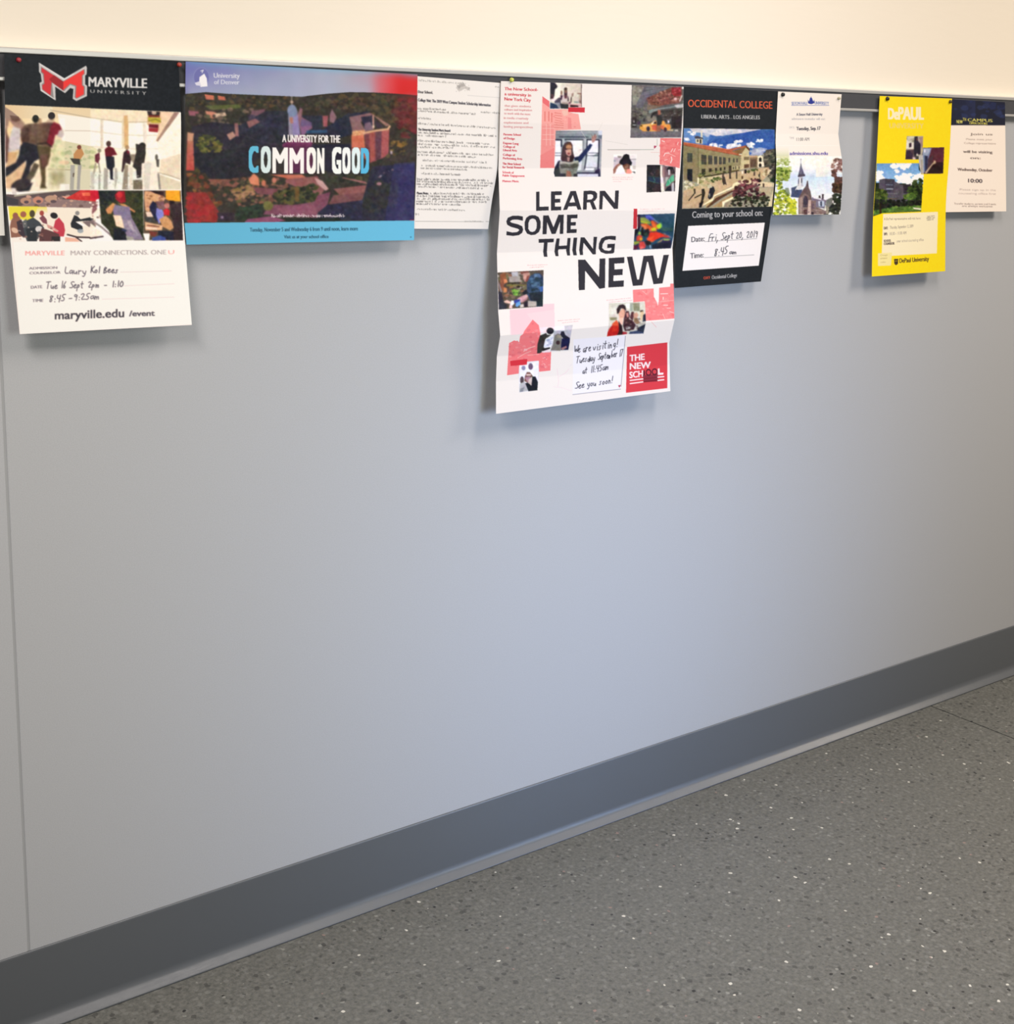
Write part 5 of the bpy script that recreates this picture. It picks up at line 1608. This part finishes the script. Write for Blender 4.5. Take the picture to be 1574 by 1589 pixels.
DP = '''
v 1300 130 4.964
p fbdc1c 0,0 1200,0 1200,1700 0,1700
n .01 12 0,0 1200,0 1200,1700 0,1700
t f7ecc4 84 390,272 468,273 12|De
t f7ecc4 94 470,274 664,276 11|PAUL
t e8cc64 40 400,340 664,344 4|UNIVERSITY
t efd884:.6 40 402,343 662,347 3|UNIVERSITY
v 1345 195 10.593
# small street picture
c 660,170 937,170 922,562 638,562
p b0a898 660,170 935,170 920,560 640,560
p d8d4c8 660,180 780,180 780,380 640,380
k 30 12,40 8c8878/c4c0b0/a09c88 670,190 790,190 790,270 670,260
p 3a2c34 700,290 740,280 740,350 700,360
p 5a4c54 640,400 780,390 770,556 640,556
p 3c3040:.8 640,440 700,400 760,470 740,556 645,556
p 34303c 790,180 840,175 850,250 890,300 890,470 780,500 780,300
p 6c4840 810,200 850,220 830,260
p 4a4648 780,480 860,500 860,556 780,556
p c8b8b8 760,520 800,520 810,556 760,556
e c8c0b8 835,480 16,22
p 9a8480 860,190 930,180 925,400 890,320
b 6 660,172 934,172 918,556 642,556
c
# tower picture
p 54404a 930,360 1280,355 1262,790 860,795
p 7a86a4 930,365 1080,365 1010,560 1000,700 940,780 900,700
p b8b4b4 860,500 930,480 940,795 870,790
p a09890 890,560 925,560 920,790 900,790
p 3c3c54 960,430 1010,420 1000,740 960,760
p 9aa4b8 930,380 1060,375 1000,500 930,480
p e8e8f0 950,390 965,390 970,440 945,440
p 5c3440 1070,370 1280,360 1270,600 1100,600 1030,520
p 39282c 1080,600 1268,600 1262,790 1000,790
p 55444c 1010,560 1090,480 1090,620 1010,700
p b8a48c 960,770 1100,600 1110,570 1140,580 1140,620 1090,640 980,795
b 7 930,362 1278,358 1260,788 862,792
# campus picture
c 165,620 862,615 900,800 942,800 900,1412 262,1440 110,1490
p 2c3428 165,620 940,620 900,1410 260,1440 110,1490
g 6f9ac8 98bce4 165,618 860,618 860,720 940,820 940,960 160,940
k 70 14,50 eef0f6/f6f2f4/dfe6f0 390,670 460,620 740,620 700,690 500,760 450,700
k 60 14,40 f4f0f2/e6eaf2 165,750 250,770 280,890 165,910
k 110 14,50 f4f0f0/e8e8ee/fbf6f4 470,840 600,790 930,790 930,920 760,970 500,920
p 5a5660 210,890 290,870 460,880 470,920 560,970 730,960 720,1280 200,1200
p 4c4854 300,870 450,885 450,1100 310,1090
l 7c8494 12 320,970 430,975
l 8c90a0 20 330,1040 430,1040
l 74747c 10 350,1110 500,1115
l 6c5c48 12 340,1200 500,1200
p 3c3840 600,970 730,970 720,1120 610,1110
k 130 14,46 3c4a2c/2f3c24/4a5a34/28301f 740,960 790,900 850,880 920,900 900,1290 640,1250 620,1150
k 70 12,36 6a8440/55703a/486030 620,1150 720,1110 800,1150 780,1200 640,1220
k 150 14,44 4c5a30/3a4828/5f6c3a/303a22 120,1130 210,1050 300,1080 350,1150 310,1250 190,1290 120,1220
k 100 12,36 2a2a28/343430/1f2420 120,1220 900,1230 880,1300 250,1340
p 55743c 110,1400 420,1340 900,1310 900,1400 270,1440 110,1480
k 120 10,30 4c6c34/3c5828/6a8844 110,1400 420,1330 900,1300 900,1400 270,1430 110,1480
p 3c3026 210,1280 240,1290 250,1460 215,1460
p e0d8c8 760,1345 900,1360 895,1385 780,1370
n .03 14 165,620 940,620 900,1410 110,1490
b 5 165,622 938,640 905,1405 265,1435 112,1480
c
v 1300 130 4.964
p f6e9c4 352,1004 774,986 766,1306 340,1330
p f2e3a0 312,1306 420,1300 412,1400 312,1404
t 8c7c70 17 358,1050 642,1044 1.5|A DePaul representative will visit here:
t 6c6058 20 358,1122 388,1120 2|DAY:
t 8c8074 22 404,1118 584,1106 1.5|Thursday, September 12, 2019
t 6c6058 20 358,1168 384,1166 2|TIME:
t 9c9084 22 404,1166 530,1158 1.5|10:30 - 11:00 AM
t 6c6058 18 358,1220 412,1216 2|SCHOOL
t 6c6058 18 358,1242 438,1238 2|COUNSELOR
t 9c9084 20 456,1222 664,1210 1.5|your school counseling office
t 6c6460 13 690,1028 748,1022 1.5|Learn more
t 6c6460 13 686,1040 752,1036 1.5|and plan your
t 6c6460 13 688,1054 740,1050 1.5|campus visit
t b8a468 13 330,1328 386,1324 1|Chicago
t b8a468 15 330,1352 384,1348 1|admission
t b8a468 13 332,1380 370,1378 1|depaul.edu
p 4a3c28 436,1350 468,1348 466,1388 450,1398 438,1386
l f0d020 3 444,1366 460,1364
t 4a3c28 34 478,1380 704,1364 3|DePaul University
'''
RP = '''
v 1440 140 7.5625
p fbeadd -100,0 1500,0 1500,1700 -100,1700
p 1f2233 -100,0 1500,0 1500,414 -100,410
h 1c1e28 262c4c -100,100 560,110 560,330 -100,330
k 26 16,60 27305c:.6/1c2038:.6/303c6a:.5 300,120 1000,130 1000,320 300,320
t e6dc6c 40 340,388 410,392 5|NEW
t d8cc5c 36 412,360 450,362 4|TH
t e6dc6c 36 470,366 760,376 5|CAMPUS
t d8cc5c 26 490,398 700,406 3|OPEN DOORS
t 7c746c 26 500,528 760,530 3|Join us
t 8c847c 20 452,584 760,590 2|Please meet your
t 8c847c 20 428,630 800,636 2|College representative
t 5c5450 30 418,734 760,742 3|will be visiting
t 5c5450 26 500,806 620,810 3|on:
t 5c504c 32 352,944 760,956 3|Wednesday, October
t 2f2c34 44 476,1082 640,1088 6|10:00
t a8a09a 22 376,1176 800,1184 2|Please sign up in the
t a8a09a 22 362,1220 800,1228 2|counseling office first
t 6c6460 20 310,1340 800,1348 2|Transfer students, parents and friends
t 6c6460 20 404,1368 760,1374 2|are always welcome
'''
LS = '''
v 0 60 5.247
p 24282a -400,0 200,0 200,606 -400,606
p e4e2dc -400,608 200,608 200,1700 -400,1700
'''
# ------------------------------------------------------------------ the papers
sheet('poster', 'black-topped poster with red letter crest, atrium photo and white write-in panel', 'poster',
      [(0, 6.5, 83, 277, 95.8, 22.5, 22.5), (.18, 7.6, 163, 280.6, 173, 24, 24), (.5, 9.5, 300, 281.8, 300, 26, 27),
       (.66, 16.0, 371, 287.0, 373, 28, 30), (1, 30.6, 518.5, 297.8, 504.2, 33, 36)], MV, 'fbf2ea', m_gloss, 1.35, belly=1, soft=3, gain=(1.03, 1.04, 1.08))
sheet('poster', 'wide landscape poster with aerial campus photo, violet to red sky and light blue bottom band', 'poster',
      [(0, 288.2, 95.4, 648.1, 115.6, 21.5, 21.5), (.5, 286.8, 240, 646.6, 250, 22.5, 22.8), (.88, 286.2, 345, 643.2, 343, 25, 24.5), (1, 289.6, 379.6, 642.8, 372.6, 27, 26)],
      CG, '63b3d4', m_gloss, 1.3, belly=3.5, soft=2)
sheet('letter', 'typed white letter sheet with paragraphs of small print, tucked beside the wide campus poster', 'letter',
      [(0, 640, 117.6, 779, 128.9, 20.4, 20.6), (.3, 640, 188, 776, 190, 20.4, 20.6), (.6, 640, 260, 771.8, 262, 20.6, 19.5), (.85, 640, 320, 762, 322, 21, 14), (1, 640, 354.9, 757.6, 355.4, 21.5, 11)],
      LT, 'f3ede5', m_matt, 1.4, belly=2.5, soft=2, gain=(.9, .9, .92))
sheet('poster', 'tall white folded poster with heavy black headline, coral prints and red square plate at bottom', 'poster',
      [(0, 777.6, 125.8, 1061.2, 134.5, 23.5, 23.5), (.13, 776, 190, 1060.2, 196, 26, 26.5), (.263, 773.6, 261.7, 1056.4, 259.4, 22.2, 23), (.39, 775.8, 326.7, 1050.6, 326.7, 31, 31),
       (.515, 771.4, 392.4, 1043.8, 384, 25.5, 25.5), (.69, 773.4, 484, 1046.2, 462, 43, 41), (.765, 776.4, 521, 1046.9, 496.5, 49, 47), (.83, 771.2, 553, 1038.8, 532.6, 41, 39), (.9, 769.9, 592, 1039.4, 566, 40, 37.5), (1, 769.9, 642.2, 1040.6, 606.9, 45, 42)],
      NS, 'f4ebe3', m_matt, 1.6, smooth=False, soft=1, gain=(.86, .87, .89))
sheet('poster', 'black poster with orange-red title, hillside building photo and white date card', 'poster',
      [(0, 1054, 134, 1210, 141.6, 21, 21), (.25, 1053, 212, 1207, 214, 21.3, 21.3), (.6, 1050.5, 322, 1198, 322, 22.5, 23.5), (1, 1047.3, 447, 1181.2, 436.8, 26, 28)],
      OC, '1c2024', m_gloss, 1.6, belly=2, soft=1, gain=(.9, .9, .9))
sheet('flyer', 'small white flyer with blue crest and chapel photo, overlapping the black poster', 'flyer',
      [(0, 1207.8, 142, 1306.4, 146.3, 22.6, 22.6), (.345, 1204.2, 207.5, 1301.2, 208, 22.6, 22.6), (.42, 1203.9, 222, 1303, 222, 24, 24), (.56, 1205.2, 250, 1307.4, 250, 26.2, 26.6),
       (.75, 1204, 286, 1307.6, 286, 28, 28.5), (1, 1199.3, 333.8, 1304.3, 332.8, 29, 31)], SH, 'fbf1e6', m_matt, 1.8, smooth=False, soft=1, gain=(.9, .9, .9))
sheet('poster', 'bright yellow poster with white title, overlapping campus photos and cream info box', 'poster',
      [(0, 1365.6, 149, 1477.8, 153, 22.8, 22.8), (.37, 1360.4, 253, 1474, 238, 25, 25), (.67, 1355.2, 336, 1468.4, 315, 30, 29.5), (1, 1353.3, 429.2, 1467.2, 420.8, 36, 34)],
      DP, 'fbdc1c', m_gloss, 1.7, smooth=True, belly=1, soft=1)
sheet('flyer', 'navy and white flyer tucked behind the right edge of the bright yellow poster', 'flyer',
      [(0, 1466, 153.6, 1560, 158.6, 21, 21), (.5, 1463, 240, 1561, 241, 21.4, 21.4), (1, 1461, 329.3, 1562, 328, 23, 24)],
      RP, 'fbeadd', m_matt, 1.5, soft=2)
sheet('poster', 'sliver of a dark-topped white poster cut off by the left edge of the picture', 'poster',
      [(0, -265, 70, -4, 81.5, 21, 21), (.35, -262, 170, 0, 176, 21.5, 21.5), (.75, -258, 290, 4, 300, 23, 22), (1, -255, 366, 7.4, 365.5, 25, 22)],
      LS, 'e4e2dc', m_matt, .8, soft=2)
# ------------------------------------------------------------------ pins
def pin(px, py, off, col, label, r=.0036, ln=.0042, metal=0):
    m, nt_, b_ = mat('pin_plastic', col, .35, metal)
    x, y, z = hit(px, py, off / 1000)
    root = bpy.data.objects.new('push_pin', None); sc.collection.objects.link(root); root.location = (x, y, z)
    tag(root, label, 'pin')
    def lathe(name, pr, mm):
        n = 14; vv = []; ff = []
        for rr, yy in pr: vv += [(rr * math.cos(2 * math.pi * i / n), -yy, rr * math.sin(2 * math.pi * i / n)) for i in range(n)]
        for j in range(len(pr) - 1):
            for i in range(n): ff.append((j * n + i, j * n + (i + 1) % n, (j + 1) * n + (i + 1) % n, (j + 1) * n + i))
        ff.append(tuple(range(n))[::-1]); ff.append(tuple((len(pr) - 1) * n + i for i in range(n)))
        return mesh_obj(name, vv, ff, mm, root, True)
    lathe('pin_head', [(r * .8, .0), (r, .0006), (r * .62, .0016), (r * .55, ln * .7), (r * .85, ln * .85), (r * .8, ln), (r * .3, ln + .0004)], m)
    lathe('needle', [(.0006, -.003), (.0006, .0002)], m_alu)
pin(28.5, 93, 23.2, 'a2303a', 'small red pin in the upper left corner of the black-topped poster')
pin(277.6, 100.5, 23, 'b04034', 'small red pin at the upper right corner of the black-topped poster', .0036)
pin(793.5, 124, 24.2, 'c9cf5a', 'tiny yellow-green pin at the top left corner of the folded poster', .0042)
pin(1214.5, 146.8, 23.2, '17181c', 'black pin in the top left corner of the small white flyer', .0045)
pin(1301.5, 152.5, 23.2, 'b9b49a', 'pale pin in the top right corner of the small white flyer', .0034)
pin(1376.8, 153.2, 23.4, '2a2418', 'dark pin in the top left corner of the bright yellow poster', .0048)
pin(1474.5, 157.8, 23.4, '5a4a20', 'dark pin in the top right corner of the bright yellow poster', .0042)
bpy.data.objects.remove(_fo); bpy.data.curves.remove(_fc)
